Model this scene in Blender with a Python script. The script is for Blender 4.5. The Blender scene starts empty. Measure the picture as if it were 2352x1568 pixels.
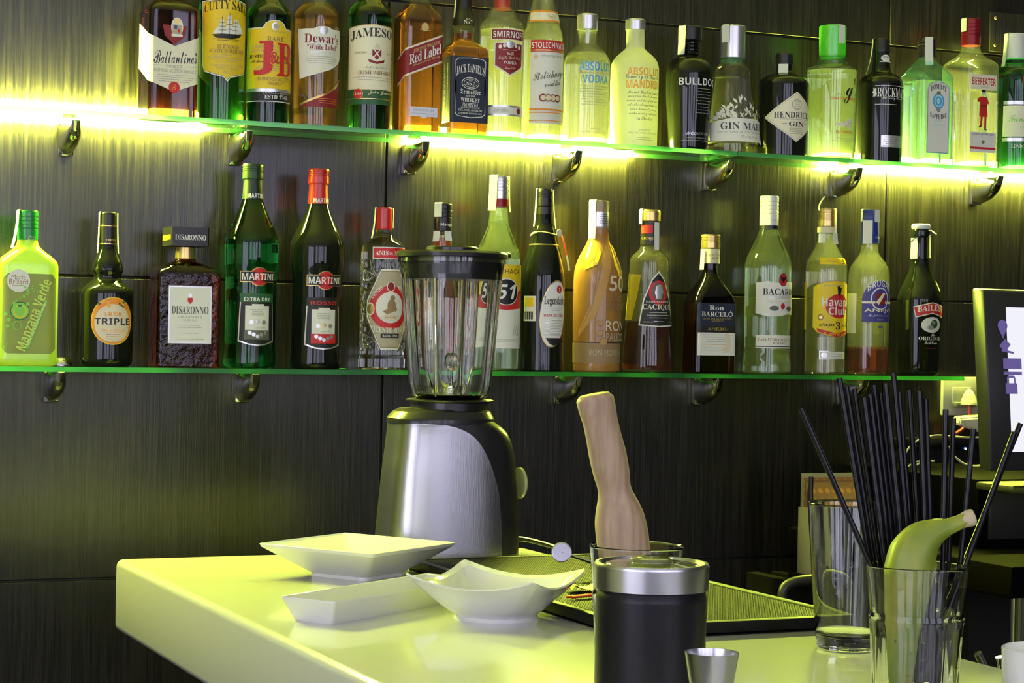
import bpy, bmesh, math, random
from mathutils import Vector, Matrix
random.seed(7)
S = bpy.context.scene
COL = S.collection

# ---------------------------------------------------------------- camera
W, H, F = 2352, 1568, 4600.0
CAM = Vector((0.0, 0.0, 1.40))
YAW, PITCH, ROLL = math.radians(23.981), math.radians(-0.1206), math.radians(1.0656)
def cam_axes():
    sy, cy, sp, cp = math.sin(YAW), math.cos(YAW), math.sin(PITCH), math.cos(PITCH)
    f = Vector((sy*cp, cy*cp, sp)); r = Vector((cy, -sy, 0)); u = r.cross(f)
    c, s = math.cos(ROLL), math.sin(ROLL)
    return c*r + s*u, -s*r + c*u, f
RT, UP, FW = cam_axes()
cd = bpy.data.cameras.new('camera'); cam = bpy.data.objects.new('camera', cd); COL.objects.link(cam)
cd.sensor_width = 36.0; cd.lens = F/W*36.0; cd.clip_start = 0.05; cd.clip_end = 60
M = Matrix((RT, UP, -FW)).transposed().to_4x4(); M.translation = CAM; cam.matrix_world = M
S.camera = cam
def ray(x, y): return FW + RT*((x-W/2)/F) - UP*((y-H/2)/F)
def at_y(x, y, Y): d = ray(x, y); return CAM + d*(Y/d.y)               # photo pixel -> point on the plane y = Y
def at_z(x, y, Z): d = ray(x, y); return CAM + d*((Z-CAM.z)/d.z)       # photo pixel -> point on the plane z = Z
def at_d(x, y, D): return CAM + ray(x, y)*D
def proj(P):
    v = P - CAM; w = v.dot(FW)
    return W/2 + F*v.dot(RT)/w, H/2 - F*v.dot(UP)/w, w

# ---------------------------------------------------------------- world, exposure, light levels
S.view_settings.view_transform = 'Standard'; S.view_settings.look = 'None'
S.view_settings.exposure = 0.0; S.view_settings.gamma = 1.0
try: S.view_settings.use_curve_mapping = False
except Exception: pass
wd = bpy.data.worlds.new('world'); S.world = wd; wd.use_nodes = True
wd.node_tree.nodes['Background'].inputs[0].default_value = (0.6, 0.6, 0.8, 1)
wd.node_tree.nodes['Background'].inputs[1].default_value = 0.05
LED_COLOR, LED_POWER = (0.92, 1.0, 0.11), 1650.0
WIN_COLOR, WIN_POWER = (0.75, 0.73, 1.0), 4.8
cy = S.cycles
cy.max_bounces = 14; cy.diffuse_bounces = 4; cy.glossy_bounces = 5; cy.transmission_bounces = 13
cy.transparent_max_bounces = 20; cy.sample_clamp_indirect = 6.0; cy.blur_glossy = 0.5

# key places (metres)
Y_WALL, Y_BOT, Y_EDGE = 3.125, 3.042, 2.982
Z_CNT = 1.10
Z_UP, Z_LO = 1.40 + 0.3255, 1.40 - 0.0555          # upper faces of the two glass shelves

# ---------------------------------------------------------------- materials
MATS = {}
def mat(name, col=(.8, .8, .8), rough=.5, metal=0., trans=0., ior=1.45, coat=0., emit=0., ecol=None, spec=.5, bump=0., bscale=200., bstretch=(1, 1, 1), sss=0.):
    if name in MATS: return MATS[name]
    m = bpy.data.materials.new(name); m.use_nodes = True; nt = m.node_tree
    b = nt.nodes['Principled BSDF']; I = b.inputs
    I['Base Color'].default_value = (*col, 1); I['Roughness'].default_value = rough; I['Metallic'].default_value = metal
    I['Transmission Weight'].default_value = trans; I['IOR'].default_value = ior; I['Coat Weight'].default_value = coat
    I['Specular IOR Level'].default_value = spec
    if sss: I['Subsurface Weight'].default_value = sss; I['Subsurface Radius'].default_value = (.01, .01, .01)
    if emit: I['Emission Color'].default_value = (*(ecol or col), 1); I['Emission Strength'].default_value = emit
    if bump:
        tc = nt.nodes.new('ShaderNodeTexCoord'); mp = nt.nodes.new('ShaderNodeMapping'); nz = nt.nodes.new('ShaderNodeTexNoise'); bp = nt.nodes.new('ShaderNodeBump')
        mp.inputs['Scale'].default_value = bstretch; nz.inputs['Scale'].default_value = bscale; nz.inputs['Detail'].default_value = 3
        bp.inputs['Strength'].default_value = bump; bp.inputs['Distance'].default_value = .002
        nt.links.new(tc.outputs['Object'], mp.inputs[0]); nt.links.new(mp.outputs[0], nz.inputs['Vector'])
        nt.links.new(nz.outputs['Fac'], bp.inputs['Height']); nt.links.new(bp.outputs[0], I['Normal'])
    MATS[name] = m; return m
def thin(name, tint, edge=None, rough=.015, ior=1.48, added_glow=0.):
    """glass wall of a bottle or pane: Fresnel reflection over a tinted clear layer, deeper where the wall is seen edge-on"""
    if name in MATS: return MATS[name]
    edge = edge or tuple(c**2.2*.8 for c in tint)
    m = bpy.data.materials.new(name); m.use_nodes = True; nt = m.node_tree; N = nt.nodes; L = nt.links
    N.remove(N['Principled BSDF']); out = N['Material Output']
    tr = N.new('ShaderNodeBsdfTransparent'); gl = N.new('ShaderNodeBsdfGlossy'); mx = N.new('ShaderNodeMixShader')
    fr = N.new('ShaderNodeFresnel'); ge = N.new('ShaderNodeNewGeometry'); mr = N.new('ShaderNodeMapRange')
    mr.inputs[3].default_value = ior; mr.inputs[4].default_value = 1/ior
    L.new(ge.outputs['Backfacing'], mr.inputs[0]); L.new(mr.outputs[0], fr.inputs['IOR'])
    lw = N.new('ShaderNodeLayerWeight'); lw.inputs[0].default_value = .5
    pw = N.new('ShaderNodeMath'); pw.operation = 'POWER'; pw.inputs[1].default_value = 2.4
    mc = N.new('ShaderNodeMix'); mc.data_type = 'RGBA'; mc.inputs[6].default_value = (*tint, 1); mc.inputs[7].default_value = (*edge, 1)
    L.new(lw.outputs['Facing'], pw.inputs[0]); L.new(pw.outputs[0], mc.inputs[0]); L.new(mc.outputs[2], tr.inputs[0])
    gl.inputs['Roughness'].default_value = rough
    L.new(fr.outputs[0], mx.inputs[0]); L.new(gl.outputs[0], mx.inputs[2])
    if added_glow:      # added scatter, imitates strip light glowing through the bottles
        df = N.new('ShaderNodeBsdfDiffuse'); tl = N.new('ShaderNodeBsdfTranslucent'); m1 = N.new('ShaderNodeMixShader'); m2 = N.new('ShaderNodeMixShader')
        hc = tuple(.45+.55*c for c in tint); df.inputs[0].default_value = (*hc, 1); tl.inputs[0].default_value = (*hc, 1); m1.inputs[0].default_value = .6; m2.inputs[0].default_value = added_glow
        L.new(df.outputs[0], m1.inputs[1]); L.new(tl.outputs[0], m1.inputs[2]); L.new(tr.outputs[0], m2.inputs[1]); L.new(m1.outputs[0], m2.inputs[2]); L.new(m2.outputs[0], mx.inputs[1])
    else: L.new(tr.outputs[0], mx.inputs[1])
    L.new(mx.outputs[0], out.inputs[0])
    MATS[name] = m; return m
def glow(name, col, rough=.35, gloss=.12):
    """frosted glass / glass edge: light passes through and scatters"""
    if name in MATS: return MATS[name]
    m = bpy.data.materials.new(name); m.use_nodes = True; nt = m.node_tree; N = nt.nodes; L = nt.links
    N.remove(N['Principled BSDF']); out = N['Material Output']
    d = N.new('ShaderNodeBsdfDiffuse'); t = N.new('ShaderNodeBsdfTranslucent'); g = N.new('ShaderNodeBsdfGlossy'); a = N.new('ShaderNodeMixShader'); b = N.new('ShaderNodeMixShader')
    d.inputs[0].default_value = (*col, 1); t.inputs[0].default_value = (*col, 1); g.inputs['Roughness'].default_value = rough
    a.inputs[0].default_value = .65; b.inputs[0].default_value = gloss
    L.new(d.outputs[0], a.inputs[1]); L.new(t.outputs[0], a.inputs[2]); L.new(a.outputs[0], b.inputs[1]); L.new(g.outputs[0], b.inputs[2]); L.new(b.outputs[0], out.inputs[0])
    MATS[name] = m; return m
INK = dict(W=(.86, .86, .82), K=(.012, .012, .014), R=(.55, .02, .025), D=(.22, .012, .02), G=(.62, .46, .16), Y=(.86, .62, .02), C=(.88, .85, .64), S=(.70, .70, .68),
           B=(.03, .16, .62), N=(.015, .02, .05), E=(.02, .10, .04), O=(.85, .30, .03), V=(.05, .05, .30), L=(.35, .36, .34), T=(.30, .19, .10), A=(.45, .75, .78),
           P=(.78, .68, .50), M=(.45, .40, .30), g=(.25, .65, .08), U=(.08, .38, .85), F=(.84, .84, .76), y=(.9, .45, .05), H=(.10, .11, .10), Z=(.26, .31, .06), l=(.62, .80, .12), o=(.50, .27, .08))
def ink(c):
    if c in ('G', 'S'): return mat('ink_'+c, INK[c], .3, .75)
    return mat('ink_'+('dark_' if c.isupper() else 'light_')+c, INK[c], .45)

# ---------------------------------------------------------------- mesh helpers
def finish(name, bm, mats, parent=None, smooth=True, ang=38, loc=None, weld=1e-6):
    if weld: bmesh.ops.remove_doubles(bm, verts=bm.verts, dist=weld)
    me = bpy.data.meshes.new(name); bm.to_mesh(me); bm.free()
    for m in (mats if isinstance(mats, (list, tuple)) else [mats]): me.materials.append(m)
    if smooth:
        me.polygons.foreach_set('use_smooth', [True]*len(me.polygons)); me.set_sharp_from_angle(angle=math.radians(ang))
    o = bpy.data.objects.new(name, me); COL.objects.link(o)
    if parent: o.parent = parent
    if loc is not None: o.location = loc
    return o
def tag(o, label=None, cat=None, group=None, kind=None):
    if label: o['label'] = label
    if cat: o['category'] = cat
    if group: o['group'] = group
    if kind: o['kind'] = kind
    return o
def empty(name, loc, label, cat, group=None, rz=0.):
    o = bpy.data.objects.new(name, None); COL.objects.link(o); o.location = loc; o.rotation_euler = (0, 0, rz)
    o.empty_display_size = .02
    return tag(o, label, cat, group)
def box(bm, x0, x1, y0, y1, z0, z1, bev=0., seg=2, mi=0):
    v = [bm.verts.new(p) for p in ((x0, y0, z0), (x1, y0, z0), (x1, y1, z0), (x0, y1, z0), (x0, y0, z1), (x1, y0, z1), (x1, y1, z1), (x0, y1, z1))]
    fs = [bm.faces.new([v[i] for i in q]) for q in ((0, 3, 2, 1), (4, 5, 6, 7), (0, 1, 5, 4), (1, 2, 6, 5), (2, 3, 7, 6), (3, 0, 4, 7))]
    for f in fs: f.material_index = mi
    if bev:
        es = list({e for f in fs for e in f.edges})
        r = bmesh.ops.bevel(bm, geom=es, offset=bev, segments=seg, profile=.5, affect='EDGES')
        for f in r['faces']: f.material_index = mi
    return v
def boxes(name, spec, m, parent=None, bev=0., kind=None):
    bm = bmesh.new()
    for s in spec: box(bm, *s, bev=bev)
    o = finish(name, bm, m, parent, weld=0)
    if kind: o['kind'] = kind
    return o
def ring(a, b, cr, z, m=10, cx=0., cyy=0.):
    cr = min(cr, a, b); pts = []
    for k, (sx, sy) in enumerate(((1, -1), (1, 1), (-1, 1), (-1, -1))):
        for i in range(m+1):
            t = math.radians(-90 + 90*k + 90*i/m)
            pts.append(Vector((cx + sx*(a-cr) + cr*math.cos(t), cyy + sy*(b-cr) + cr*math.sin(t), z)))
    return pts
def loft(bm, rings, bottom=True, top=True, mi=0, closed=True):
    out = [rings[0]]
    for a, b in zip(rings[:-1], rings[1:]):        # support loops keep the shading of long walls flat
        d = max((q-p).length for p, q in zip(a, b))
        if d > .007:
            t = .0012/d; out.append([p.lerp(q, t) for p, q in zip(a, b)]); out.append([p.lerp(q, 1-t) for p, q in zip(a, b)])
        out.append(b)
    rings = out
    R = [[bm.verts.new(p) for p in r] for r in rings]; n = len(R[0])
    for i in range(len(R)-1):
        for j in range(n if closed else n-1):
            k = (j+1) % n
            f = bm.faces.new((R[i][j], R[i][k], R[i+1][k], R[i+1][j])); f.material_index = mi
    if bottom: bm.faces.new(R[0][::-1]).material_index = mi
    if top: bm.faces.new(R[-1]).material_index = mi
    return R
def lathe(bm, prof, n=40, cx=0., cyy=0., mi=0, bottom=True, top=True):
    return loft(bm, [[Vector((cx + r*math.cos(2*math.pi*i/n), cyy + r*math.sin(2*math.pi*i/n), z)) for i in range(n)] for z, r in prof], bottom, top, mi)
def tube(bm, pts, rad, n=8, cap=True, mi=0):
    pts = [Vector(p) for p in pts]; rs = rad if isinstance(rad, (list, tuple)) else [rad]*len(pts)
    rings = []; prev = None
    for i, p in enumerate(pts):
        t = (pts[min(i+1, len(pts)-1)] - pts[max(i-1, 0)]).normalized()
        if prev is None:
            a = t.cross(Vector((0, 0, 1)));
            if a.length < 1e-3: a = t.cross(Vector((1, 0, 0)))
        else: a = prev - t*prev.dot(t)
        a.normalize(); prev = a; b = t.cross(a)
        rings.append([p + (a*math.cos(2*math.pi*k/n) + b*math.sin(2*math.pi*k/n))*rs[i] for k in range(n)])
    return loft(bm, rings, cap, cap, mi)
def smooth_path(pts, k=6):
    P = [Vector(p) for p in pts]; out = []
    for i in range(len(P)-1):
        p0, p1, p2, p3 = P[max(i-1, 0)], P[i], P[i+1], P[min(i+2, len(P)-1)]
        for j in range(k):
            t = j/k
            out.append(.5*((2*p1) + (p2-p0)*t + (2*p0-5*p1+4*p2-p3)*t*t + (3*p1-p0-3*p2+p3)*t**3))
    out.append(P[-1]); return out
def pchip(xs, cols, q):
    """monotone interpolation of several columns at q"""
    n = len(xs); out = []
    if q <= xs[0]: return [c[0] for c in cols]
    if q >= xs[-1]: return [c[-1] for c in cols]
    i = max(j for j in range(n-1) if xs[j] <= q); h = xs[i+1]-xs[i]; t = (q-xs[i])/h
    for c in cols:
        def slope(j):
            d0 = (c[j]-c[j-1])/(xs[j]-xs[j-1]) if j > 0 else (c[1]-c[0])/(xs[1]-xs[0])
            d1 = (c[j+1]-c[j])/(xs[j+1]-xs[j]) if j < n-1 else d0
            if d0*d1 <= 0: return 0.
            return 2*d0*d1/(d0+d1)
        m0, m1 = slope(i), slope(i+1)
        out.append((2*t**3-3*t*t+1)*c[i] + (t**3-2*t*t+t)*h*m0 + (-2*t**3+3*t*t)*c[i+1] + (t**3-t*t)*h*m1)
    return out

# ---------------------------------------------------------------- lettering: text outlines as meshes
FONTS = {'B': (0x1D400, 0x1D41A, 0x1D7CE), 'S': (0x1D4D0, 0x1D4EA, None), 'I': (0x1D468, 0x1D482, None), 'N': (0x1D5D4, 0x1D5EE, 0x1D7EC), 'F': (0x1D56C, 0x1D586, None)}
def styled(s, f):
    if f not in FONTS: return s
    u, l, d = FONTS[f]; o = ''
    for c in s:
        if 'A' <= c <= 'Z': o += chr(u+ord(c)-65)
        elif 'a' <= c <= 'z': o += chr(l+ord(c)-97)
        elif d and '0' <= c <= '9': o += chr(d+ord(c)-48)
        else: o += c
    return o
TXT = {}
def text_bm(s, f):
    """unit text: bbox lower-left at the origin; returns verts, faces, width, height"""
    if (s, f) not in TXT:
        cu = bpy.data.curves.new('lettering', 'FONT'); cu.body = styled(s, f); cu.size = 1.0; cu.resolution_u = 3
        if f == 'n2': cu.offset = .012
        ob = bpy.data.objects.new('lettering', cu); me = bpy.data.meshes.new_from_object(ob)
        vs = [v.co.copy() for v in me.vertices]; fs = [tuple(p.vertices) for p in me.polygons]
        bpy.data.objects.remove(ob); bpy.data.curves.remove(cu); bpy.data.meshes.remove(me)
        x0 = min(v.x for v in vs); y0 = min(v.y for v in vs); w = max(v.x for v in vs)-x0; h = max(v.y for v in vs)-y0
        TXT[(s, f)] = ([(v.x-x0, v.y-y0) for v in vs], fs, w, h)
    return TXT[(s, f)]
def flat_shapes(decals, sx, fy):
    """decal list -> [(colour, verts(u,z) metres, faces)].  u is given in px of arc length (sx metres each), y in photo px (fy maps it to z)"""
    out = []
    for d in decals:
        k = d[0]
        if k == 'R':
            _, u0, y0, u1, y1, c = d; P = [(u0*sx, fy(y1)), (u1*sx, fy(y1)), (u1*sx, fy(y0)), (u0*sx, fy(y0))]; out.append((c, P, [(0, 1, 2, 3)]))
        elif k == 'E':
            _, u, y, ru, ry, c = d; n = 28 if ru > 4 else 12; z = fy(y); rz = abs(fy(y-ry)-fy(y+ry))/2
            out.append((c, [(u*sx + ru*sx*math.cos(6.28319*i/n), z + rz*math.sin(6.28319*i/n)) for i in range(n)], [tuple(range(n))]))
        elif k == 'P':
            P = [(u*sx, fy(y)) for u, y in d[1]]
            if sum(P[i][0]*P[(i+1) % len(P)][1]-P[(i+1) % len(P)][0]*P[i][1] for i in range(len(P))) < 0: P = P[::-1]
            out.append((d[2], P, [tuple(range(len(P)))]))
        elif k == 'L':        # rows of fine print too small to read
            _, u0, y, u1, n, dy, c = d; V = []; Fs = []
            for r in range(n):
                m = random.uniform(0, .18)*(u1-u0); u = u0+m
                while u < u1-m:
                    w = random.uniform(1.6, 5.5); e = min(u+w, u1-m); za, zb = fy(y+r*dy+.62), fy(y+r*dy-.62)
                    i = len(V); V += [(u*sx, za), (e*sx, za), (e*sx, zb), (u*sx, zb)]; Fs.append((i, i+1, i+2, i+3)); u = e+.9
            if V: out.append((c, V, Fs))
        elif k == 'T':
            _, s, u, y, w, h, c, f = d[:8]; o = d[8] if len(d) > 8 else {}
            vs, fs, tw, th = text_bm(s, f); hz = abs(fy(y-h/2)-fy(y+h/2)); wz = w*sx if w else hz*tw/th; z = fy(y)
            rot = math.radians(o.get('rot', 0)); arch = o.get('arch', 0)*sx; tilt = o.get('tilt', 0); sh = o.get('shear', 0); V = []
            for x, yy in vs:
                a, b = (x/tw-.5)*wz, (yy/th-.5)*hz
                a += b*sh; b += arch*(1-(2*a/wz)**2) + a*tilt
                V.append((u*sx + a*math.cos(rot)-b*math.sin(rot), z + a*math.sin(rot)+b*math.cos(rot)))
            out.append((c, V, fs))
    return out
def decal_mesh(name, decals, sx, fy, surf, parent, ustep=.003, zstep=None, eps0=.00025, deps=.00009):
    """all shapes of one label as one mesh laid on the surface surf(u, z) -> (point, normal)"""
    bm = bmesh.new(); cols = []; eps = eps0
    lay = 0
    for c, V, Fs in flat_shapes(decals, sx, fy):
        if c not in cols: cols.append(c)
        b = bmesh.new(); bv = [b.verts.new((u, 0, z)) for u, z in V]
        for q in Fs:
            try: b.faces.new([bv[i] for i in q])
            except ValueError: pass
        us = [v[0] for v in V]; zs = [v[1] for v in V]
        big = [f for f in b.faces if len(f.verts) > 4]
        if big: bmesh.ops.triangulate(b, faces=big)
        def cut(lo, hi, step, no):
            k = math.floor(lo/step)+1
            while k*step < hi-1e-6:
                co = (k*step, 0, 0) if no[0] else (0, 0, k*step)
                bmesh.ops.bisect_plane(b, geom=b.verts[:]+b.edges[:]+b.faces[:], plane_co=co, plane_no=no); k += 1
        cut(min(us), max(us), ustep, (1, 0, 0))
        if zstep: cut(min(zs), max(zs), zstep, (0, 0, 1))
        e = eps0 + deps*lay; lay += 1
        mi = cols.index(c); mp = {}
        for v in b.verts:
            P, n = surf(v.co.x, v.co.z); mp[v] = bm.verts.new(P + n*e)
        for f in b.faces:
            try: nf = bm.faces.new([mp[v] for v in f.verts])
            except ValueError: continue
            nf.material_index = mi
            nf.normal_update(); P, n = surf(sum(v.co.x for v in f.verts)/len(f.verts), sum(v.co.z for v in f.verts)/len(f.verts))
            if nf.normal.dot(n) < 0: nf.normal_flip()
        b.free()
    return finish(name, bm, [ink(c) for c in cols], parent, smooth=False, weld=0)

# ---------------------------------------------------------------- bottles
class Bottle:
    def __init__(s, name, x, zshelf, label, group, rz=0., Y=Y_BOT):
        P = at_y(x, 850 if zshelf == Z_LO else 320, Y); s.X, s.Y, s.z0, s.x = P.x, Y, zshelf, x
        s.k = proj(P)[2]/F; s.th = math.atan2(P.x, Y)
        s.yb = proj(Vector((P.x, Y, zshelf)))[1]
        s.root = empty(name, (P.x, Y, zshelf), label, 'bottle', group, rz); s.parts = {}
    def z(s, y, front=0.):
        Yp = s.Y - front; px = s.x if not front else proj(Vector((s.X, Yp, s.z0+.1)))[0]
        return at_y(px, y, Yp).z - s.z0
    def prof(s, pts, step=.0022, fill=True):
        R = []
        for y, h in pts:
            a, b, c = h if isinstance(h, tuple) else (h, h, h)
            R.append((s.z(y), a*s.k, b*s.k, c*s.k))
        R.sort(key=lambda r: r[0])
        xs = [R[0][0]]; C = [[R[0][i]] for i in (1, 2, 3)]
        for r in R[1:]:
            z = r[0] if r[0] > xs[-1]+1e-5 else xs[-1]+1e-4
            xs.append(z)
            for i in range(3): C[i].append(r[i+1])
        return xs, C
    def dense(s, pr, step=.0025):
        xs, C = pr; zs = []
        for i in range(len(xs)-1):
            n = max(1, int((xs[i+1]-xs[i])/step)); same = all(abs(c[i]-c[i+1]) < 1e-6 for c in C)
            if same: n = 1
            zs += [xs[i]+(xs[i+1]-xs[i])*j/n for j in range(n)]
        zs.append(xs[-1]); return [(z, *pchip(xs, C, z)) for z in zs]
    def part(s, name, m, pts, parent=None, seg=11):
        bm = bmesh.new(); loft(bm, [ring(a, b, c, z, seg) for z, a, b, c in s.dense(s.prof(pts))])
        return finish(name, bm, m, parent or s.root)
    def body(s, m, pts, liquid=None, level=None, seg=12, base_lift=6):
        """glass shell; the drink inside is a part of its own"""
        b = pts[0][0]
        if isinstance(pts[0][1], tuple): a0 = tuple(v*.94 for v in pts[0][1])
        else: a0 = pts[0][1]*.93
        base = s.z(b)
        P = [(b, a0), (b-3, pts[0][1])] + list(pts[1:])
        s.pr = s.prof(P); D = s.dense(s.pr); dz = D[0][0]
        D = [(z-dz, *r) for z, *r in D]; s.pr = ([z-dz for z in s.pr[0]], s.pr[1]); s.dz = dz
        bm = bmesh.new(); loft(bm, [ring(a, bb, c, z, seg) for z, a, bb, c in D])
        s.glass = finish('glass_body', bm, m, s.root)
        if liquid:
            zl = s.z(level)-dz if level is not None else D[-1][0]-.002
            t = .0016; zb_ = base_lift*s.k; a, bb, c = pchip(*s.pr, zb_); E = [(zb_, a-t, bb-t, max(c-t, .001))]
            for z, a, bb, c in D:
                if z < zb_+.0005 or z > zl-.0005: continue
                E.append((z, a-t, bb-t, max(c-t, .001)))
            z, a, bb, c = zl, *pchip(*s.pr, zl); E.append((zl+1e-5, a-t, bb-t, max(c-t, .001)))
            bm = bmesh.new(); loft(bm, [ring(a, bb, c, z, seg) for z, a, bb, c in E]); finish('drink', bm, liquid, s.root)
        return s
    def shape(s, name, m, pts, parent=None): return s.part(name, m, [(y, h) for y, h in pts], parent)
    def surf(s, pr=None):
        pr = pr or s.pr
        def f(u, z):
            a, b, c = pchip(*pr, z); c = min(c, a, b); sg = 1 if u >= 0 else -1; t = abs(u)
            if t <= a-c: return Vector((sg*t, -b, z)), Vector((0, -1, 0))
            t -= a-c
            if t <= c*math.pi/2 or b-c < 1e-6:
                th = t/max(c, 1e-6); n = Vector((sg*math.sin(th), -math.cos(th), 0)); return Vector((sg*(a-c), -(b-c), z)) + n*c, n
            t -= c*math.pi/2
            return Vector((sg*a, -b+c+min(t, 2*(b-c)), z)), Vector((sg, 0, 0))
        return f
    def label(s, decals, name='label', pr=None, zstep=.006, u0=0.):
        pr = pr or s.pr; q = pr[1]; zf = s.z0
        front = max(q[1])
        fy = lambda y: s.z(y, front) - getattr(s, 'dz', 0)
        d2 = decals if not u0 else shift(decals, u0)
        return decal_mesh(name, d2, s.k*(1-front/s.Y*.9), fy, s.surf(pr), s.root, zstep=zstep)
    def seal(s, phi, y0, y1, w=16, rad=24, flare=0., over=True, m=None, lift=0.):
        """paper tax strip: over the top of the cap and down one side; phi is measured from the side facing the camera"""
        a = math.radians(phi) - s.th; d = Vector((math.sin(a), -math.cos(a), 0)); t = Vector((math.cos(a), math.sin(a), 0))
        r = rad*s.k+.0008; zt, zb = s.z(y0)+.0012, s.z(y1); P = []
        if over: P += [d*0 + Vector((0, 0, zt)), d*(r*.9) + Vector((0, 0, zt))]
        P += [d*r + Vector((0, 0, zt-.002))]
        for i in range(1, 7): P.append(d*(r+flare*s.k*(i/6)**2) + Vector((0, 0, zt-.002+(zb-zt)*i/6)))
        bm = bmesh.new(); hw = w*s.k/2; A = [bm.verts.new(p-t*hw) for p in P]; B = [bm.verts.new(p+t*hw) for p in P]
        for i in range(len(P)-1): bm.faces.new((A[i], B[i], B[i+1], A[i+1]))
        r_ = bmesh.ops.solidify(bm, geom=bm.faces[:], thickness=.0003)
        return finish('tax_stamp', bm, m or mat('stamp_paper', (.80, .82, .74), .6), s.root)
def shift(ds, u):
    o = []
    for d in ds:
        if d[0] in 'R': o.append(('R', d[1]+u, d[2], d[3]+u, *d[4:]))
        elif d[0] == 'L': o.append(('L', d[1]+u, d[2], d[3]+u, *d[4:]))
        elif d[0] == 'E': o.append(('E', d[1]+u, *d[2:]))
        elif d[0] == 'P': o.append(('P', [(a+u, b) for a, b in d[1]], *d[2:]))
        elif d[0] == 'T': o.append(('T', d[1], d[2]+u, *d[3:]))
    return o
# ---------------------------------------------------------------- the room
def wood():
    m = bpy.data.materials.new('dark_wenge_veneer'); m.use_nodes = True; nt = m.node_tree; N = nt.nodes; L = nt.links; b = N['Principled BSDF']
    tc = N.new('ShaderNodeTexCoord'); mp = N.new('ShaderNodeMapping'); mp.inputs['Scale'].default_value = (1, 1, .028)
    n1 = N.new('ShaderNodeTexNoise'); n1.inputs['Scale'].default_value = 260; n1.inputs['Detail'].default_value = 4; n1.inputs['Roughness'].default_value = .6
    mp2 = N.new('ShaderNodeMapping'); mp2.inputs['Scale'].default_value = (1, 1, .06)
    n2 = N.new('ShaderNodeTexNoise'); n2.inputs['Scale'].default_value = 22; n2.inputs['Detail'].default_value = 2
    r1 = N.new('ShaderNodeValToRGB'); r1.color_ramp.elements[0].position = .42; r1.color_ramp.elements[1].position = .62
    r1.color_ramp.elements[0].color = (.003, .0026, .0025, 1); r1.color_ramp.elements[1].color = (.018, .0148, .0136, 1)
    mx = N.new('ShaderNodeMix'); mx.data_type = 'RGBA'; mx.blend_type = 'MULTIPLY'; mx.inputs[0].default_value = .7
    r2 = N.new('ShaderNodeValToRGB'); r2.color_ramp.elements[0].position = .35; r2.color_ramp.elements[0].color = (.45, .45, .45, 1); r2.color_ramp.elements[1].position = .65
    bp = N.new('ShaderNodeBump'); bp.inputs['Strength'].default_value = .75; bp.inputs['Distance'].default_value = .0009
    for a, c in ((tc.outputs['Object'], mp.inputs[0]), (mp.outputs[0], n1.inputs['Vector']), (tc.outputs['Object'], mp2.inputs[0]), (mp2.outputs[0], n2.inputs['Vector']),
                 (n1.outputs['Fac'], r1.inputs[0]), (n2.outputs['Fac'], r2.inputs[0]), (r1.outputs[0], mx.inputs[6]), (r2.outputs[0], mx.inputs[7]), (mx.outputs[2], b.inputs['Base Color']),
                 (n1.outputs['Fac'], bp.inputs['Height']), (bp.outputs[0], b.inputs['Normal'])): L.new(a, c)
    b.inputs['Roughness'].default_value = .36; b.inputs['Specular IOR Level'].default_value = .4; b.inputs['Coat Weight'].default_value = .42; b.inputs['Coat Roughness'].default_value = .17
    return m
WOOD = wood()
BLACK = mat('groove_black', (.006, .005, .004), .6)
GX, GZ = [-2.0, -.91, .123, 1.156, 2.147, 3.18, 4.2], [0.0, .066, .538, 1.010, 1.483, 1.955, 2.427, 2.9]
bm = bmesh.new(); box(bm, -2.0, 4.2, Y_WALL+.006, Y_WALL+.08, 0, 2.9, mi=1)
g = .0016
for i in range(len(GX)-1):
    for j in range(len(GZ)-1):
        box(bm, GX[i]+g, GX[i+1]-g, Y_WALL, Y_WALL+.012, GZ[j]+g, GZ[j+1]-g, bev=.0012, seg=1, mi=0)
tag(finish('wall_back', bm, [WOOD, BLACK], weld=0), kind='structure')
PLASTER = mat('white_plaster', (.78, .78, .80), .8)
tag(boxes('floor', [(-2.0, 4.2, -2.2, Y_WALL+.08, -.1, 0)], mat('dark_floor_tile', (.06, .055, .05), .4)), kind='structure')
tag(boxes('ceiling', [(-2.0, 4.2, -2.2, Y_WALL+.08, 2.9, 3.0)], mat('ceiling_paint', (.72, .71, .72), .8)), kind='structure')
LY, LZ = (-1.7, 1.0), (.8, 2.4)
tag(boxes('wall_left', [(-2.1, -2.0, -2.2, LY[0], 0, 2.9), (-2.1, -2.0, LY[1], Y_WALL+.08, 0, 2.9), (-2.1, -2.0, *LY, 0, LZ[0]), (-2.1, -2.0, *LY, LZ[1], 2.9)], PLASTER), kind='structure')
tag(boxes('wall_right', [(4.2, 4.3, -2.2, Y_WALL+.08, 0, 2.9)], mat('dark_panel_wall', (.05, .045, .04), .5)), kind='structure')
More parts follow.
